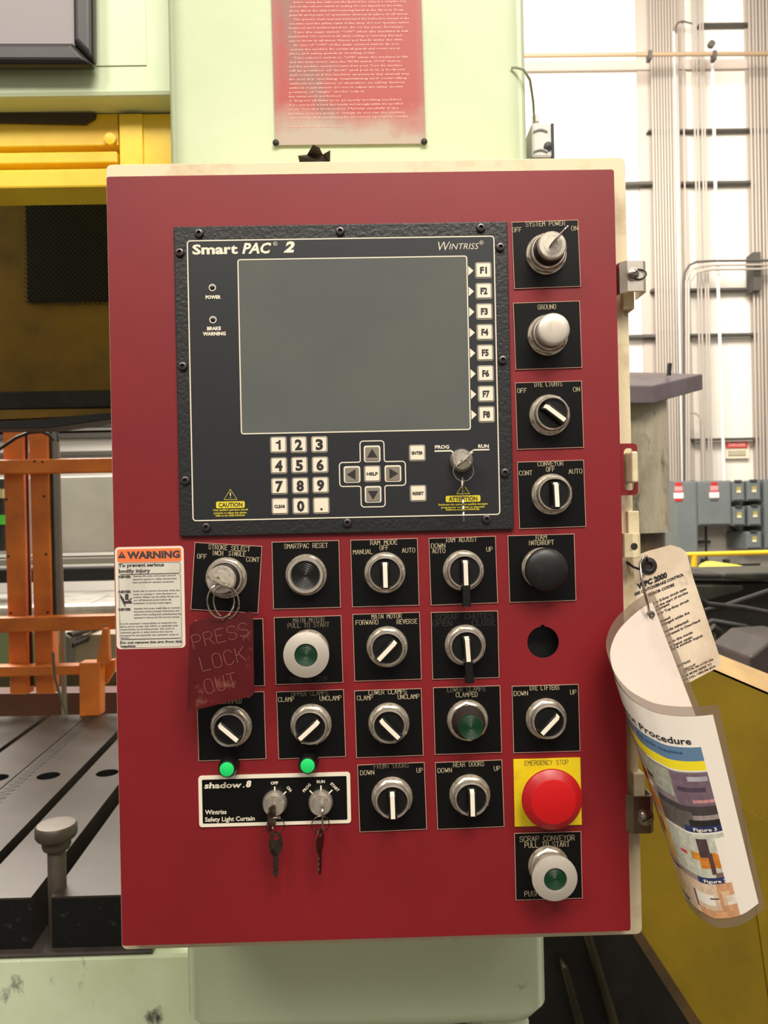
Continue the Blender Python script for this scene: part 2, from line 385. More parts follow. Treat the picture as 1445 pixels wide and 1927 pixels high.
b = MB(); pa, pb = U(-300, 736, .78), U(235, 736, .78); b.box((pa.x, .78, pb.z), (pb.x, .86, 2.6), YDARK); b.build('slide_face', slide)
b = MB(); b.pbox(-300, 732, 260, 778, .70, .90, GRIME); b.build('slide_foot', slide, bevel=.004)
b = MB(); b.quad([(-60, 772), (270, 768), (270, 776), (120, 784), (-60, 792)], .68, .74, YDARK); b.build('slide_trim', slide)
b = MB(); b.quad([(-60, 793), (60, 791), (140, 782), (215, 776), (270, 775), (270, 780), (160, 796), (90, 806), (-60, 808)], .66, .72, BLACK); b.build('edge_guard', slide, bevel=.002)
# expanded-metal grille over a dark opening
b = MB(); b.pbox(52, 378, 203, 568, .772, .779, mat('grille_void', (14, 12, 10), .8)); b.build('grille_backing', slide)
b = MB(); GR = mat('grille_metal', (44, 34, 20), .5)
nx, ny = 17, 44
for j in range(ny):
    for i in range(nx):
        x = 50+i*9.2+(4.6 if j % 2 else 0); y = 380+j*4.4
        if x > 202: continue
        for dx in (-4.6, 4.6):
            p, q = U(x+dx, y, .767), U(x, y+4.4, .767); d = (q-p).normalized()*0; n = V((0, 0, .0011))
            b.add([p-n, q-n, q+n, p+n], [(0, 1, 2, 3)], GR)
g = b.build('grille_mesh', slide); g['kind'] = 'stuff'

# ------------------------------------------------------------------ bolster
ZB = UZ(80, 1688, 0).z
YB = .5
zt = U(80, 1688, YB).z
bol = empty('bolster_plate', (-.9, 1.0, zt-.09)); tag(bol, 'dark steel bolster plate with T-slots lying on the press bed at left', 'bolster')
STB = mat('dark_planed_steel', (60, 53, 47), .42, .25, noise=(7, (45, 39, 34), .4, .68), spots=(40, (48, 40, 34), .64, .76))
STF = mat('black_bolster_edge', (13, 12, 11), .7, spec=.25, noise=(60, (58, 54, 48), .62, .72))
dr = V((-.062, 1, 0))
def xf(px, py):                                # where the slot edge through that pixel meets the front line
    p = UZ(px, py, zt); return p.x - dr.x*(p.y-YB)
s0 = (xf(88, 1345.5), xf(98, 1345.5)); j0 = (xf(166, 1345), xf(166, 1345)+.004)
s1 = (xf(218, 1378), xf(218, 1394)); s2 = (xf(62, 1684), xf(101, 1682))
YF = UZ(120, 1345.5, zt).y
edges = [(-2.25, s0[0]-.33), (s0[0]-.295, s0[0]), (s0[1], j0[0]), (j0[1], s1[0]), (s1[1], s2[0]), (s2[1], s2[1]+.17)]
holes = [UZ(91, 1460, zt), UZ(202, 1454.6, zt), UZ(-6, 1464, zt)]
def holed(b, poly, hl, fr, z0, z1, m, r, mh):
    """slab with round holes, made with filled 2-D curves"""
    cu = bpy.data.curves.new('outline', 'CURVE'); cu.dimensions = '2D'; cu.fill_mode = 'BOTH'
    for P in [poly]+[c for c in hl]:
        s = cu.splines.new('POLY'); s.points.add(len(P)-1); s.use_cyclic_u = True
        for i, (x, y) in enumerate(P): s.points[i].co = (x, y, 0, 1)
    ob = bpy.data.objects.new('outline', cu); me = ob.to_mesh()
    vs = [(v.co.x, v.co.y) for v in me.vertices]; fs = [tuple(p.vertices) for p in me.polygons]
    ob.to_mesh_clear(); bpy.data.objects.remove(ob); bpy.data.curves.remove(cu)
    b.add([fr.p(x, y, z1) for x, y in vs], fs, m); b.add([fr.p(x, y, z0) for x, y in vs], [tuple(reversed(f)) for f in fs], m)
    for k, P in enumerate([poly]+hl):
        n = len(P); b.add([fr.p(x, y, z0) for x, y in P]+[fr.p(x, y, z1) for x, y in P], [(i, (i+1) % n, n+(i+1) % n, n+i) for i in range(n)], mh if k else m)
TH = zt-U(120, 1783, YB).z
for a, c in edges:
    L = YF-YB
    poly = [(a, YB), (c, YB), (c+dr.x*L, YF), (a+dr.x*L, YF)]
    hs = []
    for h in holes:
        f = (h.y-YB)/L; 
        if a+dr.x*(h.y-YB) < h.x < c+dr.x*(h.y-YB): hs.append(circ(.027, 24, h.x, h.y))
    b = MB(); holed(b, poly, hs, Fr((0, 0, 0), (1, 0, 0), (0, 1, 0)), zt-TH, zt, STB, .02, STF)
    b.add([(a, YB-.001, zt-TH), (c, YB-.001, zt-TH), (c, YB-.001, zt-.003), (a, YB-.001, zt-.003)], [(0, 1, 2, 3)], STF)
    b.build('bolster_plank', bol)
b = MB(); b.box((-2.25, YB-.016, zl), (s2[1]+.17, YF, zt-TH), mat('greasy_ledge', (66, 58, 54), .45, noise=(20, (44, 38, 34), .4, .7))); b.build('bolster_base', bol, bevel=.003)
# machined zig-zag scoring beside the joint
b = MB(); SC = mat('scored_line', (40, 34, 30), .6)
for k in range(46):
    y0 = YB+.05+k*.024; x0 = j0[1]+dr.x*(y0-YB)+.006
    b.add([(x0, y0, zt+.0006), (x0+.028, y0+.012, zt+.0006), (x0+.028, y0+.017, zt+.0006), (x0, y0+.006, zt+.0006)], [(0, 1, 2, 3)], SC)
    b.add([(x0+.028, y0+.012, zt+.0006), (x0, y0+.023, zt+.0006), (x0, y0+.026, zt+.0006), (x0+.028, y0+.017, zt+.0006)], [(0, 1, 2, 3)], SC)
o = b.build('scoring', bol); o['kind'] = 'stuff'
# T-bolt
tp = UZ(108, 1668, zt)
tb = empty('t_bolt', (tp.x, tp.y, zt-TH)); tag(tb, 'short steel T-bolt with a wide round head standing in the front slot of the bolster', 'bolt')
BST = mat('worn_bolt_steel', (76, 67, 58), .5, .4, noise=(40, (84, 74, 64), .45, .7))
fr = Fr((tp.x, tp.y, zt-TH+.001), (1, 0, 0), (0, 1, 0))
b = MB(); b.lathe([(.0, 0), (.015, 0), (.015, TH+.062), (.0135, TH+.064)], fr, BST, 24); b.build('shank', tb, smooth=40)
b = MB(); b.lathe([(.0, TH+.062), (.021, TH+.064), (.0235, TH+.070), (.0235, TH+.083)], fr, BST, 28); b.build('collar', tb, smooth=40)
b = MB(); b.lathe([(.0, TH+.083), (.031, TH+.083), (.034, TH+.088), (.034, TH+.102), (.031, TH+.106), (.024, TH+.1065)], fr, BST, 32); b.build('head', tb, smooth=40)

# ------------------------------------------------------------------ orange guard frame behind the bolster
gy = YF+.06
gf = empty('guard_frame', (U(70, 1345, gy).x, gy, zt)); tag(gf, 'orange steel guard frame of slotted uprights and rails behind the bolster', 'guard frame')
def gq(name, pts, Y0, Y1, m=None): b = MB(); b.quad(pts, Y0, Y1, m or ORANGE); return b.build(name, gf, bevel=.004)
gq('upright', [(4, 800), (41, 800), (52, 1307), (18, 1307)], gy, gy+.05)
gq('upright', [(53, 800), (89, 800), (101, 1306), (67, 1306)], gy, gy+.05)
gq('edge_channel', [(90, 804), (97, 804), (106, 1158), (100, 1160)], gy+.01, gy+.05, GRIME)
gq('rail', [(-90, 867), (240, 861), (240, 888), (-90, 894)], gy-.05, gy-.002)
gq('rail', [(-90, 1165), (240, 1157), (240, 1184), (-90, 1194)], gy-.05, gy-.002)
gq('lower_rail', [(-90, 1256), (150, 1252), (150, 1270), (-90, 1276)], gy-.05, gy-.002)
gq('post', [(148, 1247), (188, 1246), (188, 1347), (149, 1349)], gy-.03-.05, gy-.03)
gq('brace_arm', [(192, 1182), (203, 1182), (206, 1245), (198, 1254), (180, 1250)], gy-.075, gy-.051)
gq('gusset', [(182, 1250), (216, 1240), (216, 1262), (200, 1288), (186, 1290)], gy-.03, gy-.01)
for (px, py, Y) in ((12, 940, gy), (83, 934, gy), (16, 1047, gy), (87, 1043, gy), (20, 1154, gy), (90, 1152, gy), (196, 1176, gy-.075), (189, 1258, gy-.03), (190, 1291, gy-.03), (65, 868, gy-.05), (80, 869, gy-.05)):
    b = MB(); b.lathe([(.004, 0), (.004, .002), (0, .003)], PF(px, py, Y), STEEL if px > 185 else GRIME, 10); b.build('bolt', gf)
# air pipe and hoses
b = MB(); b.tube([U(107, 832, gy+.1), U(109, 900, gy+.1), U(113, 1060, gy+.1), U(117, 1160, gy+.1), (U(122, 1300, gy+.1).x, gy+.1, 0)], .009, mat('grey_pipe', (120, 116, 106), .45, .4), 12); 
tag(b.build('air_pipe', smooth=50), 'thin grey vertical pipe just right of the orange uprights', 'pipe')
b = MB(); b.tube([U(x, y, gy-.06) for x, y in ((-20, 858), (5, 841), (30, 824), (55, 814), (78, 812), (92, 818), (101, 829))], .0055, BLACK, 8)
tag(b.build('black_cable', smooth=50), 'black cable arching over the tops of the orange uprights', 'cable')
b = MB(); b.tube([U(x, y, gy+.03) for x, y in ((46, 800), (47, 900), (50, 1050), (55, 1200), (58, 1290))], .011, BLACK, 10)
tag(b.build('black_hose', smooth=50), 'black hose running down between the two orange uprights', 'hose')
b = MB(); b.tube([U(x, y, gy+.12) for x, y in ((98, 800), (103, 808), (105, 822), (107, 840))], .0105, BLACK, 10)
tag(b.build('pipe_elbow_hose', smooth=50), 'short black hose stub feeding the top of the grey pipe', 'hose')
b = MB(); b.tube([U(x, y, gy-.09) for x, y in ((100, 1228), (101, 1250), (104, 1278), (112, 1305), (120, 1330), (126, 1344))], .0045, mat('grey_cord', (86, 78, 66), .6), 8)
tag(b.build('grey_cord', smooth=50), 'slack grey cord hanging in front of the orange guard down to the bolster', 'cord')
b = MB(); b.quad([(-90, 1306), (260, 1302), (260, 1352), (-90, 1356)], gy+.2, gy+.3, mat('brown_red_beam', (78, 28, 12), .6, noise=(8, (60, 26, 14), .4, .7)))
tag(b.build('rear_beam', bevel=.004), 'dark brown-red beam lying behind the orange posts at bolster level', 'beam')
b = MB(); b.quad([(-90, 1270), (260, 1262), (260, 1303), (-90, 1308)], gy+.4, gy+.5, mat('olive_beam', (86, 82, 50), .6, noise=(8, (60, 58, 36), .4, .7)))
tag(b.build('olive_beam', bevel=.004), 'olive green beam behind the lower orange rail', 'beam')

# second machine seen through the opening
m2 = empty('far_machine', (U(150, 1150, 3.6).x, 3.6, 0)); tag(m2, 'second press with a pale machined table seen through the opening past the orange frame', 'press')
LG = mat('pale_machined_top', (176, 172, 164), .35, .2, noise=(6, (128, 124, 116), .4, .7))
PANW = mat('pale_cover_sheet', (196, 192, 184), .5, noise=(2.5, (176, 172, 162), .4, .7))
b = MB(); b.pbox(-120, 893, 330, 1046, 3.75, 3.95, PANW); b.build('cover_panel', m2, bevel=.006)
b = MB(); b.pbox(-120, 1046, 330, 1068, 3.66, 3.95, mat('grey_kick_sheet', (138, 132, 124), .5)); b.build('kick_panel', m2, bevel=.004)
b = MB(); b.pbox(-120, 1068, 330, 1100, 3.75, 4.1, BLACK); b.build('recess', m2)
b = MB(); zt2 = U(150, 1136, 3.0).z
b.box((U(-200, 1136, 3.0).x, 3.0, zt2-.13), (U(330, 1136, 3.0).x, 3.7, zt2), LG); b.build('table_top', m2, bevel=.03, bseg=3)
b = MB(); b.box((U(-200, 1136, 3.0).x, 3.03, zt2-.25), (U(330, 1136, 3.0).x, 3.7, zt2-.13), BLACK); b.build('table_base', m2)
for (x0, y0, x1, y1) in ((146, 1114, 181, 1104), (168, 1136, 203, 1121)):
    b = MB(); p, q = UZ(x0, y0, zt2+.001), UZ(x1, y1, zt2+.001); n = V((0, .03, 0)); b.add([p, q, q+n, p+n], [(0, 1, 2, 3)], BLACK); b.build('slot', m2)
b = MB(); b.box((U(-200, 1190, 2.7).x, 2.7, 0), (U(330, 1190, 2.7).x, 2.98, U(150, 1195, 2.7).z), mat('tan_cover', (150, 132, 112), .6, noise=(4, (122, 108, 92), .4, .7))); b.build('front_cover', m2)
b = MB(); b.quad([(-60, 1185), (102, 1190), (118, 1252), (-60, 1262)], 2.62, 2.7, mat('dull_green_cover', (112, 124, 84), .6)); b.build('green_cover', m2, bevel=.004)
b = MB(); b.quad([(118, 1192), (132, 1200), (132, 1250), (118, 1250)], 2.5, 2.56, mat('grey_bracket', (102, 98, 92), .5, .3)); b.build('bracket', m2, bevel=.004)
for (a, c) in (((130, 1196), (192, 1176)), ((132, 1214), (192, 1190))):
    b = MB(); b.tube([U(*a, 2.52), U(*c, 2.9)], .016, GRIME, 8); b.build('link_bar', m2, smooth=50)
# dark clutter left of the uprights
b = MB(); b.pbox(-120, 900, 6, 1040, 3.2, 3.4, GRIME); cb = b.build('dark_cabinet', bevel=.01); tag(cb, 'dark equipment rack at the left edge behind the orange uprights', 'rack')
b = MB(); b.pbox(-30, 969, 9, 988, 3.18, 3.2, mat('green_label', (86, 196, 60), .5)); b.build('green_label', cb)
b = MB(); b.pbox(-30, 920, 5, 938, 3.18, 3.2, mat('tan_label', (190, 176, 130), .5)); b.build('tan_label', cb)
# wall girts seen over the far machine
for k, (y0, y1, c) in enumerate(((802, 806, 90), (811, 816, 150), (820, 823, 90), (853, 862, 96))):
    b = MB(); b.pbox(-500, y0, 340, y1, 9.38, 9.499, mat('girt_grey_%d' % c, (c, c-4, c-10), .6)); b.build('wall_rail', wb)
# ------------------------------------------------------------------ control cabinet
cab = empty('control_cabinet', (0, .1, U(700, 1780, .02).z)); tag(cab, 'red control cabinet with beige rim, covered in labelled switches around a black operator terminal', 'control cabinet')
DY = .0
# beige body with its front lip
b = MB(); P = [U(197, 307, .02), U(1176, 298, .02), U(1209, 1752, .02), U(231, 1794, .02)]
x0, x1, z0, z1 = (P[0].x+P[3].x)/2, (P[1].x+P[2].x)/2, (P[3].z+P[2].z)/2, (P[0].z+P[1].z)/2
b.prism(rrect(x1-x0, z1-z0, .006, 4, (x0+x1)/2, (z0+z1)/2), Fr((0, .02, 0)), -.003, 0, BEIGE)
b.build('body_lip', cab, bevel=.001)
b = MB(); b.box((x0+.012, .023, z0+.012), (x1-.012, .197, z1-.012), BEIGE); b.build('cabinet_body', cab, bevel=.003)
for py in (560, 980, 1470):
    b = MB(); x = x1-.002; z = U(1180, py, .02).z; b.box((x-.006, .012, z-.014), (x+.0055, .03, z+.010), BEIGE); b.build('clamp_pad', cab, bevel=.001)
# door: tray with bent edges and one empty 30 mm hole
dx0, dx1, dz0, dz1 = -.254, .254, ZC-.38275, ZC+.38275
hc = U(1021.8, 1208.5, 0); hr = .0158
hole = []
for i in range(40):
    a = math.radians(90+6+(348)*i/39); hole.append((hc.x+hr*math.cos(a), hc.z+hr*math.sin(a)))
nw = hr*math.sin(math.radians(6)); hole += [(hc.x+nw, hc.z+hr+.0016), (hc.x-nw, hc.z+hr+.0016)]
b = MB(); holed(b, rrect(dx1-dx0, dz1-dz0, .0025, 4, 0, ZC), [hole], Fr((0, 0, 0)), -.0018, 0, RED, 0, STF)
for (lo, hi) in (((dx0+.0003, .0005, dz0+.002), (dx0+.002, .019, dz1-.002)), ((dx1-.002, .0005, dz0+.002), (dx1-.0003, .019, dz1-.002)),
                 ((dx0+.002, .0005, dz0+.0003), (dx1-.002, .019, dz0+.002)), ((dx0+.002, .0005, dz1-.002), (dx1-.002, .019, dz1-.0003))):
    b.box(lo, hi, RED)
door = b.build('door', cab, bevel=.0009)
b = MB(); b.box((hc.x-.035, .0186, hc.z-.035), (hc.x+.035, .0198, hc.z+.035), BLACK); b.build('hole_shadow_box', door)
# padlock hasp on the right edge of the door
hp = PF(1186, 883, .004); hw, hh = MMP(.004)*32, MMP(.004)*98
b = MB(); holed(b, rrect(hw+.004, hh, .004, 4, -.003, 0), [rrect(MMP(.004)*19.5, MMP(.004)*80, .0045, 6, -.0010, 0)], Fr(hp.o), -.002, 0, RED, 0, RED)
b.build('hasp', cab, bevel=.0005)
b = MB(); c0 = U(1183, 851, .004); c1 = U(1188.5, 909, .004)
b.box((c0.x-.001, -.008, c1.z), (c1.x+.003, .02, c0.z), BEIGE); b.build('hasp_staple', cab, bevel=.002, bseg=3)
# clamps on the right edge
def clamp(px0, py0, px1, py1, m, screw, hook=True):
    b = MB(); a, c = U(px0, py1, -.006), U(px1, py0, -.006); x0, z0, x1, z1 = a.x, a.z, c.x, c.z
    prof = [(x0-.002, .012), (x0, .0), (x0+.006, -.006), (x1-.004, -.006), (x1, -.002), (x1, .024), (x1-.002, .024), (x1-.002, -.001), (x1-.005, -.004), (x0+.007, -.004), (x0+.002, .001), (x0, .012)]
    n = len(prof); vs = [(x, y, z0) for x, y in prof]+[(x, y, z1) for x, y in prof]
    # strip side by side quads: outer and inner run of the bent sheet
    fs = [(i, (i+1) % n, n+(i+1) % n, n+i) for i in range(n)]
    for k in range(5): fs += [(k, k+1, n-2-k, n-1-k), (n+n-1-k, n+n-2-k, n+k+1, n+k)]
    b.add(vs, fs, m); cl_ = b.build('clamp', cab, bevel=.0006)
    sx, sy, r = screw; f2 = PF(sx, sy, -.006)
    if r:
        b = MB(); b.lathe([(r*1.25, 0), (r*1.25, .001), (r, .0012), (r*.95, .0035), (r*.7, .0045), (0, .0048)], f2, STEEL, 20)
        f3 = Fr(f2.p(0, 0, .0046), (math.cos(.5), 0, math.sin(.5)), (-math.sin(.5), 0, math.cos(.5)))
        b.prism([(-r*.8, -.0006), (r*.8, -.0006), (r*.8, .0006), (-r*.8, .0006)], f3, 0, .0005, BLACK); b.build('screw', cl_, smooth=35)
    return cl_, f2
STN = mat('clamp_stainless', (236, 226, 212), .32, 1., bump=(120, .1, .0006))
c1_, f2 = clamp(1170, 489, 1217, 549, STN, (1190, 516, .0052))
b = MB(); b.tube([f2.p(.0055+.0080*math.cos(t), -.0005+.0050*math.sin(t), .0012) for t in [k*math.pi/8 for k in range(16)]], .0007, GRIME, 6, True); b.build('loop_washer', c1_, smooth=50)
c2_, f2 = clamp(1180, 1003, 1207, 1050, BEIGE, (1193, 1028, 0))
b = MB(); b.lathe([(.0034, 0), (.0034, .0006), (.0022, .0008), (.002, .0004), (0, .0004, BLACK)], f2, GRIME, 16); b.build('bolt_hole', c2_)
clamp(1182, 1498, 1231, 1570, mat('dull_clamp_steel', (138, 124, 106), .3, 1., bump=(120, .1, .0006)), (1214.5, 1538, .0066))

# ---- legend plates and operators
PS = .0672
def plate_xy(c):                                # four photo corners -> centre frame
    Q = [U(x, y, 0) for x, y in c]; o = (Q[0]+Q[1]+Q[2]+Q[3])/4; d = ((Q[1]-Q[0])+(Q[2]-Q[3])).normalized()
    r = math.atan2(d.z, d.x); return Fr((o.x, 0, o.z), (math.cos(r), 0, math.sin(r)), (-math.sin(r), 0, math.cos(r)))
PT = .0013
def legend(parent, fr, texts, face=PLATE, edge=EDGE, ink=ENGR, h=.0044):
    b = MB(); s = PS/2; e = .0006
    b.prism([(-s, -s), (s, -s), (s, s), (-s, s)], fr, .0001, PT-.0004, face)
    b.prism([(-s, -s), (s, -s), (s, s), (-s, s)], fr, PT-.0004, PT, edge)
    b.prism([(-s+e, -s+e), (s-e, -s+e), (s-e, s-e), (-s+e, s-e)], fr, PT, PT+.00012, face)
    for t in texts:
        s_, px, py = t[:3]; ww = t[3] if len(t) > 3 else None; im = t[4] if len(t) > 4 else ink; hh = t[5] if len(t) > 5 else h
        q = U(px, py, -PT); q = q-fr.o; a, c = q.dot(fr.x), q.dot(fr.y)
        g = engraved(s_, hh, ww*MMP(0) if ww else .00335*len(s_), .00044)
        b.flat(g, Fr(fr.p(a, c, PT+.0002), fr.x, fr.y), im)
    return b.build('legend_plate', parent)
def nut(name, parent, fr, ph=.3):               # the part itself: washer, octagonal lock nut and threaded barrel
    b = MB(); b.lathe([(.0, PT), (.0203, PT), (.0206, PT+.0008), (.0200, PT+.0016), (.017, PT+.0017)], fr, NUTM, 40)
    b.lathe([(.0186, PT+.0016), (.0199, PT+.0022), (.0199, PT+.0050), (.0182, PT+.0064), (.0160, PT+.0066), (.0158, PT+.009)], fr, NUTM, 8, ph)
    return b.build(name, parent, smooth=30)
def bezel(par, fr, h0=.0072, h1=.0155, r0=.0172, ri=.0146):
    b = MB(); b.lathe([(.0162, h0-.002), (r0, h0), (r0, h0+.003), (r0-.0006, h1-.001), (r0-.0014, h1), (ri+.0006, h1), (ri, h1-.001), (ri, h1-.004)], fr, NICKEL, 48)
    return b.build('bezel', par, smooth=35)
def selector(label, corners, texts, ang, lever=False, name='selector_switch', ph=.3):
    fr = plate_xy(corners); n = nut(name, cab, fr, ph); n['label'] = label
    legend(n, fr, texts); bezel(n, fr)
    a = math.radians(ang); k = Fr(fr.o, fr.x*math.cos(a)+fr.y*math.sin(a), fr.y*math.cos(a)-fr.x*math.sin(a))
    b = MB(); b.lathe([(.0, .0105), (.0143, .0108), (.0145, .0122), (.0138, .0128), (0, .0130)], k, BLACKP, 40)
    # ridge handle: side profile along the pointer axis, sloping down at the pointing end
    w0, w1 = .0050, .0037; lo = -.0140 if not lever else -.034
    prof = [(.0136, .0125), (.0088, .0215), (lo+.001, .0232 if not lever else .0215), (lo, .0222 if not lever else .0205), (lo, .0125 if not lever else .0155)]
    m_ = len(prof); vs = [k.p(-(w0 if i in (0, m_-1) else w1), y, h) for i, (y, h) in enumerate(prof)]+[k.p((w0 if i in (0, m_-1) else w1), y, h) for i, (y, h) in enumerate(prof)]
    b.add(vs, [tuple(range(m_)), tuple(reversed(range(m_, 2*m_)))]+[(i, (i+1) % m_, m_+(i+1) % m_, m_+i) for i in range(m_)], BLACKP)
    b.build('knob', n, smooth=30, bevel=.0005)
    b = MB(); g = .0021; T0, T1 = -.0128, .0113
    hh = lambda y: (.0215+(.0088-y)*(.0017/.0218) if not lever else .0215) if y <= .0088 else .0215-(y-.0088)*.0090/.0048
    ys = [T0, -.002, .0088, T1]; vs = []
    for y in ys: vs += [k.p(-g, y, hh(y)-.0003), k.p(-g, y, hh(y)+.0003), k.p(g, y, hh(y)+.0003), k.p(g, y, hh(y)-.0003)]
    fs = [(0, 1, 2, 3), tuple(len(vs)-4+i for i in (3, 2, 1, 0))]
    for i in range(3):
        for j in range(4): fs.append((4*i+j, 4*i+(j+1) % 4, 4*i+4+(j+1) % 4, 4*i+4+j))
    b.add(vs, fs, WHITEP); b.build('pointer_strip', n)
    return n, fr
def ribs(r, h, n, amp):                          # concentric ridges of a lens
    out = []
    for i in range(n): 
        ra = r*(1-i/n); out += [(ra, h-amp), (ra-r/n*.35, h)]
    return out+[(0, h)]
def pilot(label, corners, texts, kind):
    fr = plate_xy(corners); n = nut({'flush': 'push_button', 'pull': 'pull_button', 'lamp': 'pilot_light', 'mush': 'mushroom_button', 'dome': 'dome_button', 'estop': 'emergency_stop_button'}[kind], cab, fr, .1 if kind != 'flush' else .35)
    n['label'] = label
    if kind == 'estop': legend(n, fr, texts, YEL, YEL, DARKINK)
    else: legend(n, fr, texts)
    if kind == 'flush':
        bezel(n, fr, .006, .0125, .0186, .0143); b = MB(); b.lathe([(0, .006), (.0142, .0085)]+ribs(.0140, .0112, 7, .0005), fr, BLACKP, 48); b.build('button_cap', n, smooth=20)
    if kind in ('pull', 'pullhigh'):
        H = .030; bezel(n, fr, .0072, .0135, .0172, .0120)
        b = MB(); b.lathe([(0, .010), (.0105, .011), (.0105, H-.010), (.0190, H-.009), (.0215, H-.007), (.0222, H-.004), (.0220, H-.0030), (.0125, H), (.0112, H), (.0110, H-.001), (.0110, H-.003)], fr, CAPM, 56); b.build('button_cap', n, smooth=35)
        b = MB(); b.lathe([(.0110, H-.0030)]+ribs(.0109, H-.0012, 7, .0004), fr, GLENS, 48); b.build('lens', n, smooth=20)
    if kind == 'lamp':
        b = MB(); b.lathe([(.0162, .007), (.0168, .008), (.0160, .013), (.0135, .020), (.0125, .0235), (.0118, .0235)], fr, mat('lamp_shroud', (84, 76, 70), .4, .7), 48); b.build('shroud', n, smooth=35)
        b = MB(); b.lathe([(0, .02), (.0117, .022), (.0117, .0265)]+ribs(.0116, .0285, 7, .0005), fr, GLENS, 48); b.build('lens', n, smooth=20)
    if kind == 'dome':
        bezel(n, fr, .0072, .0135, .0178, .0150)
        b = MB(); b.lathe([(0, .011), (.0145, .012), (.0150, .020), (.0158, .0212), (.0160, .0245), (.0152, .0262), (.0125, .0272), (.007, .0277), (0, .0279)], fr, CAPM, 48); b.build('button_cap', n, smooth=50)
    if kind == 'mush':
        bezel(n, fr, .0072, .0125, .0178, .0150)
        b = MB(); P_ = [(0, .011), (.012, .012), (.012, .018), (.0195, .0185), (.0212, .0200)]+[(.0212*math.cos(t), .0200+.0070*math.sin(t)) for t in [k*math.pi/2/8 for k in range(1, 9)]]
        P_[-1] = (0, P_[-1][1]); b.lathe(P_, fr, mat('black_mushroom', (22, 21, 21), .42, noise=(50, (44, 42, 42), .55, .75)), 48); b.build('button_cap', n, smooth=50)
    if kind == 'estop':
        b = MB(); b.lathe([(.0160, .007), (.0175, .009), (.0175, .014), (.0130, .015)], fr, EST2, 40); b.build('button_collar', n, smooth=35)
        b = MB(); b.lathe([(0, .010), (.012, .012), (.013, .016), (.0270, .0165), (.0292, .0180), (.0297, .0195), (.0292, .0210), (.0218, .0262, EST), (.0208, .0266, EST), (0, .0268, EST)], fr, EST2, 64); b.build('button_cap', n, smooth=25)
    return n, fr

D = 'DOWN'
CO = dict(
 syspow=[(960.5,417.8),(1088,414),(1093,540),(966.8,545.4)], ground=[(964.6,569.7),(1092,566),(1094.5,692.7),(968.3,697.4)],
 dielt=[(967.4,720),(1096,716),(1099,843),(970.5,846.8)], conv=[(970.5,869.8),(1099.8,865.5),(1103,990.6),(975.7,995)],
 rint=[(952.8,1008),(1081,1004),(1085,1130),(957.4,1133.6)], radj=[(805.5,1013),(932.7,1009),(936.8,1133.6),(810.5,1138.6)],
 chute=[(809.4,1151.5),(936.4,1148.5),(940.3,1275),(813.5,1278.5)], sreset=[(511,1020),(639.5,1016.5),(641.5,1142.8),(513.3,1146)],
 rmode=[(659,1016),(785.6,1012.8),(789,1138.4),(662.8,1142.4)], mmp=[(515.5,1161),(643.3,1157),(645.9,1284.5),(517.7,1288.5)],
 mmf=[(663.4,1155),(789.6,1151),(793.4,1278),(666.5,1282.3)], stroke=[(366.5,1020),(496,1027.7),(486.3,1154),(357,1146.6)],
 hidden=[(368,1167.5),(496,1163.5),(498.5,1290),(371.5,1294)], upc=[(370.5,1304.5),(498,1300.5),(501.4,1427),(373.5,1432)],
 uc=[(519.5,1301),(647.3,1296.5),(651.4,1423),(524,1428)], lc=[(665.7,1299),(793.3,1294.4),(797,1421),(670.4,1425.5)],
 lcc=[(813.5,1293),(940.7,1289),(944.4,1415.6),(818.4,1419.5)], fd=[(670.8,1438.3),(799,1432.8),(803.8,1560),(676.8,1565.3)],
 rd=[(817.8,1433.4),(945,1428.5),(948.9,1555),(822.3,1560.4)], dl=[(960.8,1290),(1088.2,1286.4),(1092.8,1412.9),(965.4,1417)],
 es=[(965.4,1428.5),(1091.4,1425),(1093.7,1551.2),(968.4,1554.7)], sc_=[(967.7,1566.8),(1091.6,1563),(1094.8,1689.3),(971,1693)])
M_ = ENGRMID; Dm = ENGRDIM
pilot('GROUND button, satin metal dome on a black legend plate', CO['ground'], [('GROUND', 1029, 577.5, 34)], 'dome')
selector('DIE LIGHTS selector turned left to OFF', CO['dielt'], [('DIE LIGHTS', 1031.7, 722.8, 52), ('OFF', 982, 735, 17), ('ON', 1084.6, 732.6, 12)], 50)
selector('CONVEYOR selector with its white pointer upright', CO['conv'], [('CONVEYOR', 1035.5, 872.3, 48), ('OFF', 1035.5, 882.9, 16), ('CONT', 989, 890, 24), ('AUTO', 1082.6, 886.8, 25)], 0)
pilot('RAM INTERRUPT black mushroom button', CO['rint'], [('RAM', 1018.4, 1011, 20), ('INTERRUPT', 1017.7, 1021, 48)], 'mush')
selector('RAM ADJUST selector with a long black lever pointing down', CO['radj'], [('RAM ADJUST', 868.3, 1015.5, 57), ('DOWN', 824.3, 1027, 26), ('AUTO', 825.4, 1036.5, 24), ('UP', 920.9, 1033.6, 11)], 0, True)
selector('SCRAP CHUTES selector with worn dim lettering and a long lever', CO['chute'], [('SCRAP CHUTES', 873.4, 1160, 108, Dm, .0052), ('OPEN', 832, 1172.9, 35, Dm, .0052), ('CLOSE', 909.9, 1171.7, 43, Dm, .0052)], 3, True)
pilot('flush black ribbed reset push button under the terminal', CO['sreset'], [('SMARTPAC RESET', 575.7, 1027, 81)], 'flush')
selector('RAM MODE selector with its white pointer upright', CO['rmode'], [('RAM MODE', 722, 1020.6, 50), ('OFF', 722.5, 1030.6, 16), ('MANUAL', 682.7, 1038.3, 36), ('AUTO', 768.6, 1035.4, 24)], 0)
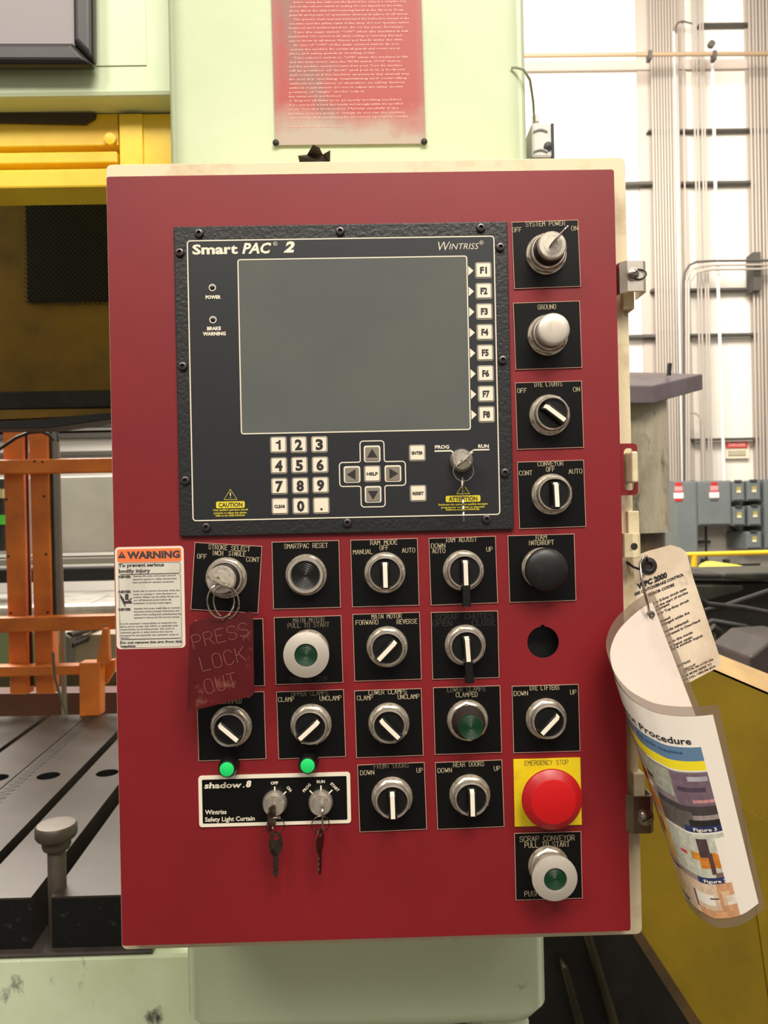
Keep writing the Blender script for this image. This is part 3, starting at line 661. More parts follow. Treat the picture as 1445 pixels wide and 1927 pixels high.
pilot('MAIN MOTOR silver pull button with a dark green lens', CO['mmp'], [('MAIN MOTOR', 580.8, 1166.5, 58, M_), ('PULL TO START', 580.4, 1176, 77, M_), ('PUSH TO STOP', 580.8, 1278, 70, Dm)], 'pull')
selector('MAIN MOTOR forward and reverse selector', CO['mmf'], [('MAIN MOTOR', 727.4, 1159.6, 56), ('FORWARD', 690.4, 1171, 42), ('REVERSE', 765.7, 1169.4, 38)], -46)
selector('UPPER CLAMPED selector half under the hanging red tag', CO['upc'], [('UPPER CLAMPS', 434, 1309, 70), ('CLAMPED', 434, 1319.5, 40)], 50)
selector('UPPER CLAMPS selector turned right to UNCLAMP', CO['uc'], [('UPPER CLAMPS', 583, 1304.8, 68, M_), ('CLAMP', 538.4, 1316, 29), ('UNCLAMP', 621.8, 1313.6, 40)], -50)
selector('LOWER CLAMPS selector turned left to CLAMP', CO['lc'], [('LOWER CLAMPS', 729.4, 1301.9, 71), ('CLAMP', 686.5, 1313, 29), ('UNCLAMP', 768.6, 1310.7, 40)], 45)
pilot('LOWER CLAMPS CLAMPED pilot light with a dark green lens', CO['lcc'], [('LOWER CLAMPS', 877.4, 1297, 71, M_), ('CLAMPED', 878, 1307, 40)], 'lamp')
selector('FRONT DOORS selector with its white pointer upright', CO['fd'], [('FRONT DOORS', 736.2, 1441, 65, M_), ('DOWN', 690.8, 1453.8, 26), ('UP', 789.5, 1449.5, 11)], 0)
selector('REAR DOORS selector with its white pointer upright', CO['rd'], [('REAR DOORS', 881.7, 1438, 58), ('DOWN', 836.7, 1449.5, 26), ('UP', 935, 1445.8, 11)], -1)
selector('DIE LIFTERS selector turned right to UP', CO['dl'], [('DIE LIFTERS', 1024.7, 1294, 55), ('DOWN', 979.8, 1304.7, 26), ('UP', 1078.4, 1302.4, 11)], -47)
pilot('red EMERGENCY STOP mushroom button on a yellow plate', CO['es'], [('EMERGENCY STOP', 1028.2, 1435, 82, DARKINK)], 'estop')
pilot('SCRAP CONVEYOR silver pull button with a dark green lens', CO['sc_'], [('SCRAP CONVEYOR', 1029.3, 1577.5, 103, ENGR, .005), ('PULL TO START', 1029.3, 1589, 84, ENGR, .005), ('PUSH TO STOP', 1029, 1680.5, 84, ENGR, .005)], 'pull')
o = legend(cab, plate_xy(CO['hidden']), []); o['label'] = 'black legend plate mostly hidden behind the hanging red tag'

# key-operated switches
def keyswitch(label, corners, texts, slot_ang, H=.0275, R=.0138):
    fr = plate_xy(corners); n = nut('key_switch', cab, fr, .2); n['label'] = label; legend(n, fr, texts)
    bezel(n, fr, .0072, .0125, .0178, .0150)
    b = MB(); b.lathe([(0, .011), (.0148, .012), (.0146, .014), (.0128, H-.008), (.0124, H-.007)], fr, mat('dark_barrel', (58, 50, 46), .35, .6), 48); b.build('barrel', n, smooth=35)
    b = MB(); b.lathe([(.0120, H-.0075), (R, H-.006), (R, H-.0015), (R-.0012, H), (.0092, H), (.0088, H-.0006), (.0084, H-.0006), (.0080, H), (0, H)], fr, NICKEL, 48)
    a = math.radians(slot_ang); f2 = Fr(fr.p(0, 0, H), fr.x*math.cos(a)+fr.y*math.sin(a), fr.y*math.cos(a)-fr.x*math.sin(a))
    b.prism([(-.0006, -.0048), (.0006, -.0048), (.0006, .0048), (-.0006, .0048)], f2, 0, .0002, BLACK); b.build('lock_cylinder', n, smooth=35)
    return n, fr, f2
ks1, f_sys, k_sys = keyswitch('SYSTEM POWER key switch with a key turned towards ON', CO['syspow'], [('SYSTEM POWER', 1026, 421, 74), ('OFF', 972.4, 432.5, 17), ('ON', 1081, 429.6, 12)], -45)
ks2, f_str, k_str = keyswitch('STROKE SELECT key switch on a tilted plate', CO['stroke'], [('STROKE SELECT', 431.4, 1031, 77), ('INCH', 409.3, 1040.7, 20), ('SINGLE', 446.2, 1042, 31), ('OFF', 379.8, 1047, 17), ('CONT', 475.7, 1052.7, 24)], 55)
def key_mesh(b, fr, bow=.011, bowh=.0115, blade=.022, t=.0011, m=STEEL, bw=.0036):
    """key lying in the x-y plane of fr, bow centred on the origin, blade down along -y"""
    P = [(bow*math.cos(t_)*(1-.12*math.sin(t_)), bowh*math.sin(t_)) for t_ in [k_*math.pi/12 for k_ in range(24)]]; holed(b, P, [circ(.0028, 14, 0, bowh*.45)], fr, -t/2, t/2, m, 0, m)
    y0 = -bowh*.9; Q = [(-bw, y0), (-bw, y0-blade*.9)]
    Q = [(bw, y0)]+[(-bw, y0)]+[(-bw+(.0012 if k % 2 else 0), y0-blade*(k+1)/9) for k in range(8)]+[(0, y0-blade), (bw*.8, y0-blade*.93)]
    b.prism(Q, fr, -t/2, t/2, m)
def ring(b, c, r, n1, n2, m, th=.0006): b.tube([V(c)+V(n1)*r*math.cos(t)+V(n2)*r*math.sin(t) for t in [k*2*math.pi/28 for k in range(28)]], th, m, 6, True)

# system power key: seen nearly edge-on, leaning up to the right
f = k_sys; ax = (V((.62, -.55, .56))).normalized()
side = ax.cross(V((0.1, -1, .1))).normalized()
kf = Fr(f.p(0, 0, 0)+ax*.020, ax.cross(side).normalized(), ax)
b = MB(); kf = Fr(f.p(.001, .001, .012), V((.0, -1, 0)).cross(V((.72, 0, .69))).normalized()*0+V((.60, -.35, .60)), V((-.25, 1, -.25)).normalized()*0+V((.26, .93, .26)).normalized())
# bow plane contains the lock axis and the slot direction
sd = V((math.cos(math.radians(46)), 0, math.sin(math.radians(46))))
kf = Fr(f.o+V((0, -.013, 0))+sd*.004, sd, (0, 1, 0)); kf = Fr(kf.o, kf.x, V((0, 1, 0)))
P = rrect(.024, .020, .007, 6)
holed(b, P, [circ(.0026, 14, .004, -.004)], kf, -.0006, .0006, STEEL, 0, STEEL)
b.prism([(-.007, .009), (.003, .009), (.003, .0129), (-.007, .0129)], kf, -.0006, .0006, STEEL)
tag(b.build('system_power_key', bevel=.0002), 'bright steel key in the SYSTEM POWER lock, seen edge-on', 'key')
# stroke select key with the bow pointing to the lower left, two split rings and the red tag
b = MB(); sd = V((-math.cos(math.radians(28)), 0, math.sin(math.radians(28)))); kf = Fr(k_str.o+V((0, -.012, 0))+sd*-.002, sd, (0, 1, 0))
holed(b, rrect(.026, .018, .007, 6), [circ(.0026, 14, -.006, -.003)], kf, -.0007, .0007, STEEL, 0, STEEL)
b.prism([(-.004, .008), (.004, .008), (.004, .0119), (-.004, .0119)], kf, -.0007, .0007, STEEL)
tag(b.build('stroke_select_key', bevel=.0002), 'bright steel key in the STROKE SELECT lock carrying two rings', 'key')
RINGM = mat('split_ring_steel', (206, 196, 180), .2, 1.)
c = U(415.5, 1131, -.040); b = MB(); ring(b, c, .0158, V((.76, .2, 0)), V((0, -.05, 1.02)), RINGM, .0008); r1 = b.build('split_ring', smooth=50)
tag(r1, 'split ring looped through the stroke select key, left of the pair', 'ring', 'split rings of the red tag')
c = U(425.5, 1133, -.036); b = MB(); ring(b, c, .0158, V((.78, -.15, .1)), V((-.12, -.05, 1.0)), RINGM, .0008); r2 = b.build('split_ring', smooth=50)
tag(r2, 'split ring looped through the stroke select key, right of the pair', 'ring', 'split rings of the red tag')
# red tag
TAGR = mat('scuffed_red_plastic', (88, 17, 21), .3, noise=(22, (70, 13, 17), .4, .65), spots=(34, (150, 104, 84), .60, .78), coat=.15)
TAGI = mat('tag_engraving', (142, 84, 78), .6)
tp_ = [(352.8, 1338.5), (353, 1330), (357.5, 1180), (361, 1172), (371, 1167.5), (472, 1150.5), (476, 1154), (478.5, 1303), (474, 1309.5), (360, 1337)]
b = MB(); Pt = [U(x, y, -.034) for x, y in tp_]; frT = Fr((0, -.034, 0)); poly = [(p.x, p.z) for p in reversed(Pt)]
hcen = U(418.5, 1163, -.034)
holed(b, poly[::-1] if False else poly, [circ(.0022, 12, hcen.x, hcen.z)], frT, 0, .0018, TAGR, 0, TAGR)
tg = b.build('lockout_tag', bevel=.0004); tag(tg, 'scuffed dark red plastic tag engraved PRESS LOCK OUT hanging on split rings', 'tag')
b = MB()
for word, px, py, hh, ww in (('PRESS', 414, 1196, 25, 106), ('LOCK', 419, 1240, 27, 84), ('OUT', 414.5, 1286, 27, 60)):
    b.flat(engraved(word, MMP(-.036)*hh, MMP(-.036)*ww, .00055), PF(px, py, -.0361, 12.5), TAGI)
b.build('engraved_lettering', tg)

# ---- operator terminal
TY = -.004
PW = mat('wrinkle_black_enamel', (30, 30, 31), .42, bump=(320, .55, .0012))
FACE = mat('terminal_face', (33, 35, 38), .42)
P = [U(323.5, 427, TY), U(955.5, 415.3, TY), U(966.5, 996, TY), U(340.5, 1010.5, TY)]
x0, x1, z0, z1 = (P[0].x+P[3].x)/2, (P[1].x+P[2].x)/2, (P[3].z+P[2].z)/2, (P[0].z+P[1].z)/2
b = MB(); b.box((x0, TY, z0), (x1, -.0003, z1), PW); term = b.build('operator_terminal', cab, bevel=.0012)
term['label'] = 'black operator terminal with grey screen, keypad and wrinkle-finish frame'
def rectpx(c, Y):
    Q = [U(x, y, Y) for x, y in c]; return (Q[0].x+Q[3].x)/2, (Q[1].x+Q[2].x)/2, (Q[3].z+Q[2].z)/2, (Q[0].z+Q[1].z)/2
TF = TY-.0006
fx0, fx1, fz0, fz1 = rectpx([(350, 453.6), (931, 442.7), (940, 967.8), (364.3, 981.5)], TF)
b = MB(); fr0 = Fr((0, 0, 0))
b.prism(rrect(fx1-fx0, fz1-fz0, .003, 5, (fx0+fx1)/2, (fz0+fz1)/2), Fr((0, TY, 0)), 0, .0006, FACE)
L0 = TF-.0001
def at(Y): return Fr((0, Y, 0))
b.flat(band(rrect(fx1-fx0-.0008, fz1-fz0-.0008, .003, 5, (fx0+fx1)/2, (fz0+fz1)/2), .0011), at(L0), CREAM)
face = b.build('face_sheet', term)
sx0, sx1, sz0, sz1 = rectpx([(446, 488.5), (879, 482.5), (884, 808.4), (456, 816.2)], TF)
SCR = mat('unlit_screen', (96, 98, 92), .22, noise=(6, (88, 92, 92), .4, .65), spec=.6)
b = MB(); b.prism(rrect(sx1-sx0, sz1-sz0, .0018, 4, (sx0+sx1)/2, (sz0+sz1)/2), Fr((0, TF, 0)), 0, .00015, SCR)
b.flat(band(rrect(sx1-sx0, sz1-sz0, .0022, 5, (sx0+sx1)/2, (sz0+sz1)/2), .0011), at(TF-.0003), CREAM); b.build('screen', term)
b = MB()
def txt(s, px, py, h, w_, m=CREAM, Y=TF-.0002, bold=.0, shear=0, rot=0, align='C', B=None):
    k = MMP(Y); (B or b).flat(glyphs(s, h*k, w_*k if w_ else None, bold, shear, align), PF(px, py, Y, rot), m)
txt('Smart', 404.5, 468.8, 17.5, 85, bold=.035); txt('PAC', 483, 466.8, 19, 55, bold=.035, shear=.25); txt('2', 544, 464.5, 19, 21, bold=.05, shear=.25)
txt('W', 835.5, 463, 17.5, 22, bold=-.012, shear=.25); txt('INTRISS', 873, 463.3, 11.5, 56, bold=-.01, shear=.25)
for px, py in ((518, 458.5), (906, 456.5)):
    b.flat(band(circ(.0019, 14), .0003), PF(px, py, TF-.0002), CREAM); txt('R', px, py, 4, 3.4)
txt('POWER', 401, 559, 6, 28.5, bold=.05); txt('BRAKE', 402.6, 618, 6.2, 26, bold=.05); txt('WARNING', 403.2, 627.8, 6.2, 43, bold=.05)
for (px, py) in ((399.5, 541), (400.7, 601.5)): b.flat(band(circ(.0031, 20), .0009), PF(px, py, TF-.0002), CREAM)
YINK = mat('print_yellow', (226, 206, 48), .5)
def caution(px, py, pw, ph, word, tw, tri_y, lines_):
    k = MMP(TF); s = 12*k; b.flat(band([(-s, -8.5*k), (s, -8.5*k), (0, 10.5*k)], 1.5*k), PF(px, tri_y, TF-.0002), YINK)
    b.prism([(-.6*k, -2*k), (.6*k, -2*k), (1.1*k, 4.5*k), (-1.1*k, 4.5*k)], PF(px, tri_y, TF-.0001), 0, .0001, CREAM); b.prism(circ(.9*k, 8, 0, -4.6*k), PF(px, tri_y, TF-.0001), 0, .0001, CREAM)
    b.prism(rrect(pw*k, ph*k, 2.6*k, 3), PF(px, py, TF), 0, .0002, YINK); txt(word, px, py, 7.8, tw, DARKINK, TF-.0003, .03)
    for (l, dy, lw) in lines_: txt(l, px, py+dy, 3.4, lw, YINK, bold=.02)
b.build('lettering', term); b = MB()
caution(433.6, 949.8, 53.5, 12.5, 'CAUTION', 45, 931.5, (('Only qualified operators should', 9.4, 65), ('program or adjust this device.', 15, 62), ('Refer to the USER MANUAL', 20, 55)))
b.build('caution_marking', term); b = MB()
caution(871.2, 938.5, 65.5, 12, 'ATTENTION', 54, 920.5, (('Seulement des op\u00e9rateurs qualifi\u00e9s devraient', 10.2, 93), ('programmer ou ajuster ce dispositif.', 15.5, 82), ('R\u00e9f\u00e9rez-vous au MANUEL', 20, 64)))
b.build('attention_marking', term); b = MB()
txt('PROG', 831.7, 841, 6.5, 27, bold=.03); txt('RUN', 909.7, 839.5, 6.5, 20, bold=.03)
k = MMP(TF)
for pts in ([(817.6, 849), (849, 848.2), (854, 853)], [(884, 852), (891.5, 846.7), (920.7, 846)]):
    o_ = U(870, 860, TF); b.flat(band([(U(x, y, TF).x, U(x, y, TF).z) for x, y in pts], .0014, False), at(TF-.0002), CREAM)
# cursor-cross outline
o_ = U(701, 891.8, TF); h1, h2 = 22.6*k, 62*k; r = 6*k; cr_ = []
def corner(cx, cy, a0, a1): 
    for i in range(6): a = math.radians(a0+(a1-a0)*i/5); cr_.append((o_.x+cx+r*math.cos(a), o_.z+cy+r*math.sin(a)))
for q in range(4):
    a = q*90; ca, sa = round(math.cos(math.radians(a))), round(math.sin(math.radians(a)))
    for (cx, cy, a0, a1) in ((h2-r, -h1+r, -90, 0), (h2-r, h1-r, 0, 90), (h1+r*.5, h1+r*.5, 270, 180)):
        if a0 == 270:
            for i in range(4): t = math.radians(270-90*i/3); X, Y_ = h1+r*.6+r*.6*math.cos(t), h1+r*.6+r*.6*math.sin(t); cr_.append((o_.x+X*ca-Y_*sa, o_.z+X*sa+Y_*ca))
        else:
            for i in range(6): t = math.radians(a0+(a1-a0)*i/5); X, Y_ = cx+r*math.cos(t), cy+r*math.sin(t); cr_.append((o_.x+X*ca-Y_*sa, o_.z+X*sa+Y_*ca))
b.flat(band(cr_, .0010), at(TF-.0002), CREAM)
FY = [509, 548, 586.5, 625.5, 664, 703, 741.5, 780]
for i, y in enumerate(FY):
    x = 909+i*.85; b.flat(([(-14.2*k-14*k, 9*k), (-28.2*k, -9*k), (-18.2*k, 0)], [(0, 1, 2)]), PF(x, y, TF-.0002), CREAM)
b.build('lettering', term)
KG = mat('key_surround_grey', (150, 142, 130), .5); KC = mat('key_face_cream', (234, 224, 202), .45); KGR = mat('key_face_grey', (132, 124, 112), .45)
def keyb(s, px, py, arrow=None, small=False, F=False):
    b = MB(); f_ = PF(px, py, TF); b.prism(rrect(.0166, .0166, .0022, 3), f_, 0, .0004, CREAM if arrow is not None else KG, inset=.0002)
    b.prism(rrect(.0138, .0138, .0012, 3), f_, .0004, .0011, KGR if arrow is not None else KC, inset=.0003)
    f3 = Fr(f_.p(0, 0, .0013), f_.x, f_.y)
    if arrow is not None:
        a = math.radians(arrow); T_ = [(-.0052, -.0035), (.0052, -.0035), (0, .0052)]
        b.flat(([(x*math.cos(a)-y*math.sin(a), x*math.sin(a)+y*math.cos(a)) for x, y in T_], [(0, 1, 2)]), f3, DARKINK)
    elif s == '.': b.flat((circ(.0012, 12, .0002, -.0036), [tuple(range(12))]), f3, DARKINK)
    else:
        kk = MMP(TF); hh, ww = (18.5, 14) if len(s) == 1 else ((11.5, 13) if F else (5.6, 21))
        if s == '1':
            P1 = [(1.0, -9), (5.0, -9), (5.0, 9), (2.0, 9), (1.2, 7), (-.6, 5.8), (-4, 5.2), (-4, 2.4), (1.0, 2.6)]
            b.flat(([(x*kk-.0003, y*kk) for x, y in P1], [(0, 1, 2, 8), (2, 3, 4, 8), (4, 5, 8), (5, 6, 7, 8)]), f3, DARKINK)
        else: b.flat(glyphs(s, hh*kk, ww*kk, .045), f3, DARKINK)
    return b.build('arrow_key' if arrow is not None else ('function_key' if F else 'key'), term)
for i, y in enumerate(FY): keyb('F%d' % (i+1), 909.3+i*.85, y, F=True)
for s, x, y in (('1', 523.9, 837.3), ('2', 562, 837), ('3', 601, 836.5), ('4', 524.8, 876.4), ('5', 563.4, 875.5), ('6', 602.3, 875), ('7', 525.8, 915), ('8', 565, 914.2), ('9', 603.3, 913),
                ('CLEAR', 526.8, 952.9), ('0', 566, 952.3), ('.', 604.5, 951.4), ('HELP', 700.5, 891.8), ('ENTER', 785, 852.5), ('RESET', 786.7, 928.5)): keyb(s, x, y)
for a, x, y in ((0, 700.2, 854.3), (90, 662.4, 893), (-90, 739.3, 891.3), (180, 702, 930.4)): keyb('', x, y, arrow=a)
for (px, py) in ((399.5, 541), (400.7, 601.5)):
    b = MB(); b.lathe([(.0024, 0), (.0024, .0006), (.0012, .001), (0, .0011)], PF(px, py, TF), BLACKP, 16); b.build('indicator_lamp', term, smooth=40)
SCW = mat('black_oxide_screw', (92, 84, 86), .35, .8)
for (px, py) in ((374.8, 440), (640, 436), (904.5, 429.6), (338.7, 476), (344.4, 689.7), (349.4, 904.3), (941, 466), (945.6, 678), (949.6, 889.8), (388.5, 992), (653.8, 984), (915, 977)):
    b = MB(); f_ = PF(px, py, TY); b.lathe([(.0046, 0), (.0045, .0012), (.0038, .0026), (.0026, .0031), (.0021, .0031, BLACK), (.0020, .0012, BLACK), (0, .0012, BLACK)], f_, SCW, 20); b.build('screw', term, smooth=35)
# terminal key lock
f_ = PF(867.5, 867, TF); H = .011
b = MB(); b.lathe([(.0, 0), (.0112, .0002), (.0116, .002), (.0112, .006), (.0098, .0095), (.0088, H), (.0078, H), (.0076, H-.0006), (.0070, H-.0006), (.0068, H), (0, H)], f_, NICKEL, 40); o = b.build('key_lock', term, smooth=35)
sd = V((math.cos(math.radians(42)), 0, math.sin(math.radians(42))))
kf = Fr(f_.p(.002, .0005, H+.0085), sd, (0, 1, 0)); b = MB()
holed(b, rrect(.022, .0150, .006, 6), [circ(.0022, 12, -.005, -.002)], kf, -.0006, .0006, STEEL, 0, STEEL)
b.prism([(-.003, .007), (.003, .007), (.003, .0084), (-.003, .0084)], kf, -.0006, .0006, STEEL)
tag(b.build('mode_key', bevel=.0002), 'steel key in the PROG RUN lock of the operator terminal', 'key')
b = MB(); ring(b, U(872, 886, -.026), .0100, V((1, .15, 0)), V((0, 0, 1)), RINGM, .0005); tag(b.build('key_ring', smooth=50), 'thin key ring hanging from the PROG RUN key', 'ring')
b = MB(); c = U(871.5, 914, -.026); key_mesh(b, Fr(c, V((.22, 1, 0)), (0, 0, 1)), .0095, .0085, .027, .0014, RINGM)
tag(b.build('spare_key'), 'spare key hanging edge-on over the yellow ATTENTION print', 'key')

# ---- light curtain plate with two key locks
q = [(372.8, 1461.5), (658.3, 1452.4), (661, 1548.3), (375, 1557.5)]
sx0, sx1, sz0, sz1 = rectpx(q, -.0015)
b = MB(); cx, cz = (sx0+sx1)/2, (sz0+sz1)/2
b.prism(rrect(sx1-sx0, sz1-sz0, .003, 4, cx, cz), Fr((0, 0, 0)), .0001, .0015, CREAM)
b.prism(rrect(sx1-sx0-.0072, sz1-sz0-.0072, .0012, 3, cx, cz), Fr((0, 0, 0)), .0015, .0017, PLATE)
lcp = b.build('light_curtain_panel', cab); lcp['label'] = 'black and cream light curtain plate with two key locks'
b = MB(); Yt = -.0019
txt('shadow', 419.5, 1477.5, 10.5, 70, CREAM, Yt, .03, .1); txt('8', 467.8, 1475.0, 11.5, 10.5, CREAM, Yt, .05, .2); b.flat((circ(.0007, 10), [tuple(range(10))]), PF(458.6, 1480.8, Yt), CREAM)
txt('Wintriss', 406, 1528, 8.2, 40, CREAM, Yt, .02); txt('Safety Light Curtain', 432.5, 1541, 8.2, 93, CREAM, Yt, .02)
txt('OFF', 516.3, 1473.4, 5.4, 14, CREAM, Yt, .03); txt('ON', 544, 1484.5, 5.4, 11, CREAM, Yt, .03, rot=-50)
txt('PROG', 577, 1482.5, 5.2, 19, CREAM, Yt, .03, rot=47); txt('RUN', 603.5, 1470.8, 5.2, 15, CREAM, Yt, .03); txt('START', 630, 1481, 5.2, 21, CREAM, Yt, .03, rot=-46)
txt('PROG', 518.3, 1539, 5.2, 19, CREAM, Yt, .03)
for a in (((516.8, 1480), (517, 1489)), ((538.5, 1489.5), (532.5, 1495.5)), ((582.5, 1487.5), (589, 1494)), ((603.8, 1478), (604, 1486.5)), ((625.5, 1486.5), (619, 1492.5))):
    b.flat(band([(U(x, y, Yt).x, U(x, y, Yt).z) for x, y in a], .0013, False), at(Yt), CREAM)
b.build('lettering', lcp)
KL = []
for px, py in ((517.8, 1508.5), (603.8, 1507.5)):
    f_ = PF(px, py, -.0017); H = .0115
    b = MB(); b.lathe([(0, 0), (.0118, .0002), (.0122, .002), (.0119, .006), (.0108, .0100), (.0098, H), (.0086, H), (.0083, H-.0006), (.0079, H-.0006), (.0077, H), (0, H)], f_, NICKEL, 40); b.build('key_lock', lcp, smooth=35); KL.append(f_)
for i, (f_, side_) in enumerate(zip(KL, ((-.25, 1), (.22, 1)))):
    # key in the lock, bow hanging steeply; ring; spare key
    pxs = (516, 603.5)[i]
    b = MB(); sd = V((side_[0]*.15, 0, -1)).normalized()
    kf = Fr(f_.p(-.002 if i == 0 else .002, -.0065, H+.0080), (0, 1, 0), -sd) if False else Fr(f_.p(-.001 if i == 0 else .0025, -.0085, H+.0078), V((.35 if i == 0 else -.12, 1, 0)), (0, 0, 1))
    holed(b, rrect(.0150, .0235, .0055, 6), [circ(.0018, 12, 0, -.0088)], kf, -.0007, .0007, DKSTEEL if i == 0 else STEEL, 0, STEEL)
    b.prism([(.0062, .0045), (.0076, .0045), (.0076, .0105), (.0062, .0105)], kf, -.0007, .0007, STEEL)
    tag(b.build('curtain_key', bevel=.0002), ('dull key in the OFF ON lock of the light curtain plate', 'bright key in the PROG RUN START lock of the light curtain plate')[i], 'key', 'keys of the light curtain plate')
    c = U((518, 602.8)[i], (1555, 1552)[i], -.019); b = MB(); ring(b, c, .0084, V((1, .2, 0)), V((0, 0, 1)), DKSTEEL, .0005)
    tag(b.build('key_ring', smooth=50), ('thin dark key ring below the OFF ON lock', 'thin dark key ring below the PROG RUN START lock')[i], 'ring', 'key rings of the light curtain plate')
    c = U((519, 602)[i], (1587, 1582)[i], -.018); b = MB(); key_mesh(b, Fr(c, V(((1, .25, .0), (.5, 1, 0))[i]), (.03, 0, 1)), .0068, .0120, .0225, .0013, DKSTEEL, .0028)
    tag(b.build('spare_key', smooth=35), ('spare key with oval head hanging face-on under the OFF ON lock', 'spare key hanging turned sideways under the PROG RUN START lock')[i], 'key', 'keys of the light curtain plate')
# lit green pilot lamps
for i, (px, py) in enumerate(((433, 1437), (581.5, 1430.5))):
    f_ = PF(px, py, 0.); b = MB(); b.lathe([(0, .0001), (.0098, .0002), (.0098, .010), (.0086, .0135), (.0082, .016), (.0072, .0165)], f_, BLACKP, 32); o = b.build('indicator_lamp', cab, smooth=35)
    o['label'] = ('light green indicator lamp under the UPPER CLAMPED plate', 'light green indicator lamp under the UPPER CLAMPS plate')[i]
    b = MB(); b.lathe([(.0071, .0160), (.0069, .0172), (.005, .0180), (0, .0184)], f_, GLIT, 24); b.build('lens', o, smooth=50)

# ---- warning sticker
def SP(cx, cy): return (210+cx/9.173, 1020+cy/9.173)       # reading positions on the sticker
sx0, sx1, sz0, sz1 = rectpx([(215.5, 1030.5), (345.3, 1026.3), (349.5, 1218), (220.6, 1222.5)], 0)
STK = mat('sticker_paper', (208, 204, 190), .5, noise=(30, (188, 182, 164), .5, .75)); STW = mat('sticker_border', (232, 214, 196), .5); STO = mat('sticker_orange', (238, 122, 66), .45); INK = mat('sticker_ink', (64, 54, 60), .6)
b = MB(); w_, h_ = sx1-sx0, sz1-sz0; cx, cz = (sx0+sx1)/2, (sz0+sz1)/2; f0 = Fr((0, 0, 0))
b.prism(rrect(w_, h_, .004, 4, cx, cz), f0, .0001, .0003, STW)
b.prism(rrect(w_-.0050, h_-.0050, .003, 4, cx, cz), f0, .0003, .00036, STK)
b.prism(rrect(w_-.0045, .0132, .0022, 4, cx, sz1-.0088), f0, .0003, .00045, STO)
stk = b.build('warning_sticker', cab); stk['label'] = 'white and orange WARNING sticker at the left edge of the door'
b = MB(); Ys = -.0006; kk = MMP(0)
for (yc, hh) in ((450/9.173, 20.5), (1113/9.173, 121.5), (1740/9.173, 16)):
    p = U(*SP(665, yc*9.173), 0); b.flat(band(rrect(w_-.0072, hh*kk, .0026, 3, cx, p.z), .0003), at(Ys), INK)
def st(s, x0, y, x1, h, bold=.0): q_ = SP((x0+x1)/2, y); txt(s, q_[0], q_[1], h, (x1-x0)/9.173, INK, Ys, bold)
st('WARNING', 270, 218, 1175, 12.5, .05); q_ = SP(175, 222)
b.flat(([(-7.5*kk, -6*kk), (7.5*kk, -6*kk), (0, 7*kk)], [(0, 1, 2)]), PF(*q_, Ys), INK); b.flat(([(-.6*kk, -2.5*kk), (.6*kk, -2.5*kk), (.8*kk, 3*kk), (-.8*kk, 3*kk)], [(0, 1, 2, 3)]), PF(*q_, Ys-.0001), STO)
st('To prevent serious', 120, 395, 900, 6.2, .035); st('bodily injury', 125, 495, 665, 6.2, .035)
for y in (600, 858, 1163): st('NEVER', 120, y, 335, 4.6, .05)
for (t, x0, y, x1) in (('Operate this press until proper point of', 370, 580, 1100), ('operation guards or safety devices have', 370, 635, 1115), ('been provided for operator protection.', 370, 688, 1080),
    ('Install dies or service this press while the', 375, 838, 1165), ('motor is running or while flywheel is in', 375, 893, 1115), ('motion. Always use the safety blocks and', 380, 943, 1155), ('turn off electrical power before die', 380, 997, 1030), ('installation or service work begins.', 380, 1050, 1035),
    ('Operate this press, install dies or maintain', 385, 1140, 1180), ('this press without proper instructions and', 385, 1192, 1165), ('without first reading and understanding the', 388, 1245, 1195), ("operator's manual and the service manual.", 388, 1297, 1170),
    ("It is the employer's responsibility to implement the", 155, 1400, 1120), ('above and to comply with OSHA, or applicable local', 158, 1450, 1135), ('requirements, by providing proper dies, point of', 160, 1500, 1075), ('operation guards or safety devices that may be', 162, 1552, 1045), ('necessary for any particular use, operation, setup or', 162, 1602, 1155), ('service.', 165, 1652, 300)): st(t, x0, y, x1, 3.1, .012)
st('Do not remove this sign from this', 160, 1725, 1205, 4.2, .04); st('machine', 165, 1795, 410, 4.2, .04)
def stpoly(pts): 
    P_ = [U(*SP(x, y), Ys) for x, y in pts]; b.add(P_, [tuple(range(len(P_)))], INK)
stpoly([(140, 890), (215, 985), (245, 1118), (228, 1110), (150, 965)]); stpoly([(232, 895), (292, 895), (292, 1000), (232, 1000)]); stpoly([(215, 1020), (345, 1015), (355, 1060), (235, 1065)]); stpoly([(285, 1010), (345, 960), (355, 972), (300, 1025)])
b.build('lettering', stk)
# dark scrap of rag lying on top of the cabinet
b = MB(); zt_ = U(590, 303, .06).z; c = U(592, 299, .06)
pts = [(-.017, -.001), (-.008, .004), (.000, .0062), (.006, .0075), (.009, .004), (.018, .0)]
vs = [(c.x+x, .05+.01*math.sin(i*2.1), z1*0+c.z+z_) for i, (x, z_) in enumerate(pts)]+[(c.x+x*.9, .075+.006*math.cos(i*1.7), c.z+z_*.5) for i, (x, z_) in enumerate(pts)]+[(c.x-.016, .06, c.z-.006), (c.x+.016, .06, c.z-.006)]
n_ = len(pts); b.add(vs, [(i, i+1, n_+i+1, n_+i) for i in range(n_-1)]+[(12, 0, 6), (13, 11, 5), (12, 13, 5, 4, 3, 2, 1, 0), (12, 6, 7, 8, 9, 10, 11, 13)], mat('oily_rag', (70, 58, 48), .9, noise=(60, (40, 32, 28), .4, .6)))
tag(b.build('rag_scrap'), 'small dark rag scrap lying on the cabinet top, left of centre', 'rag')
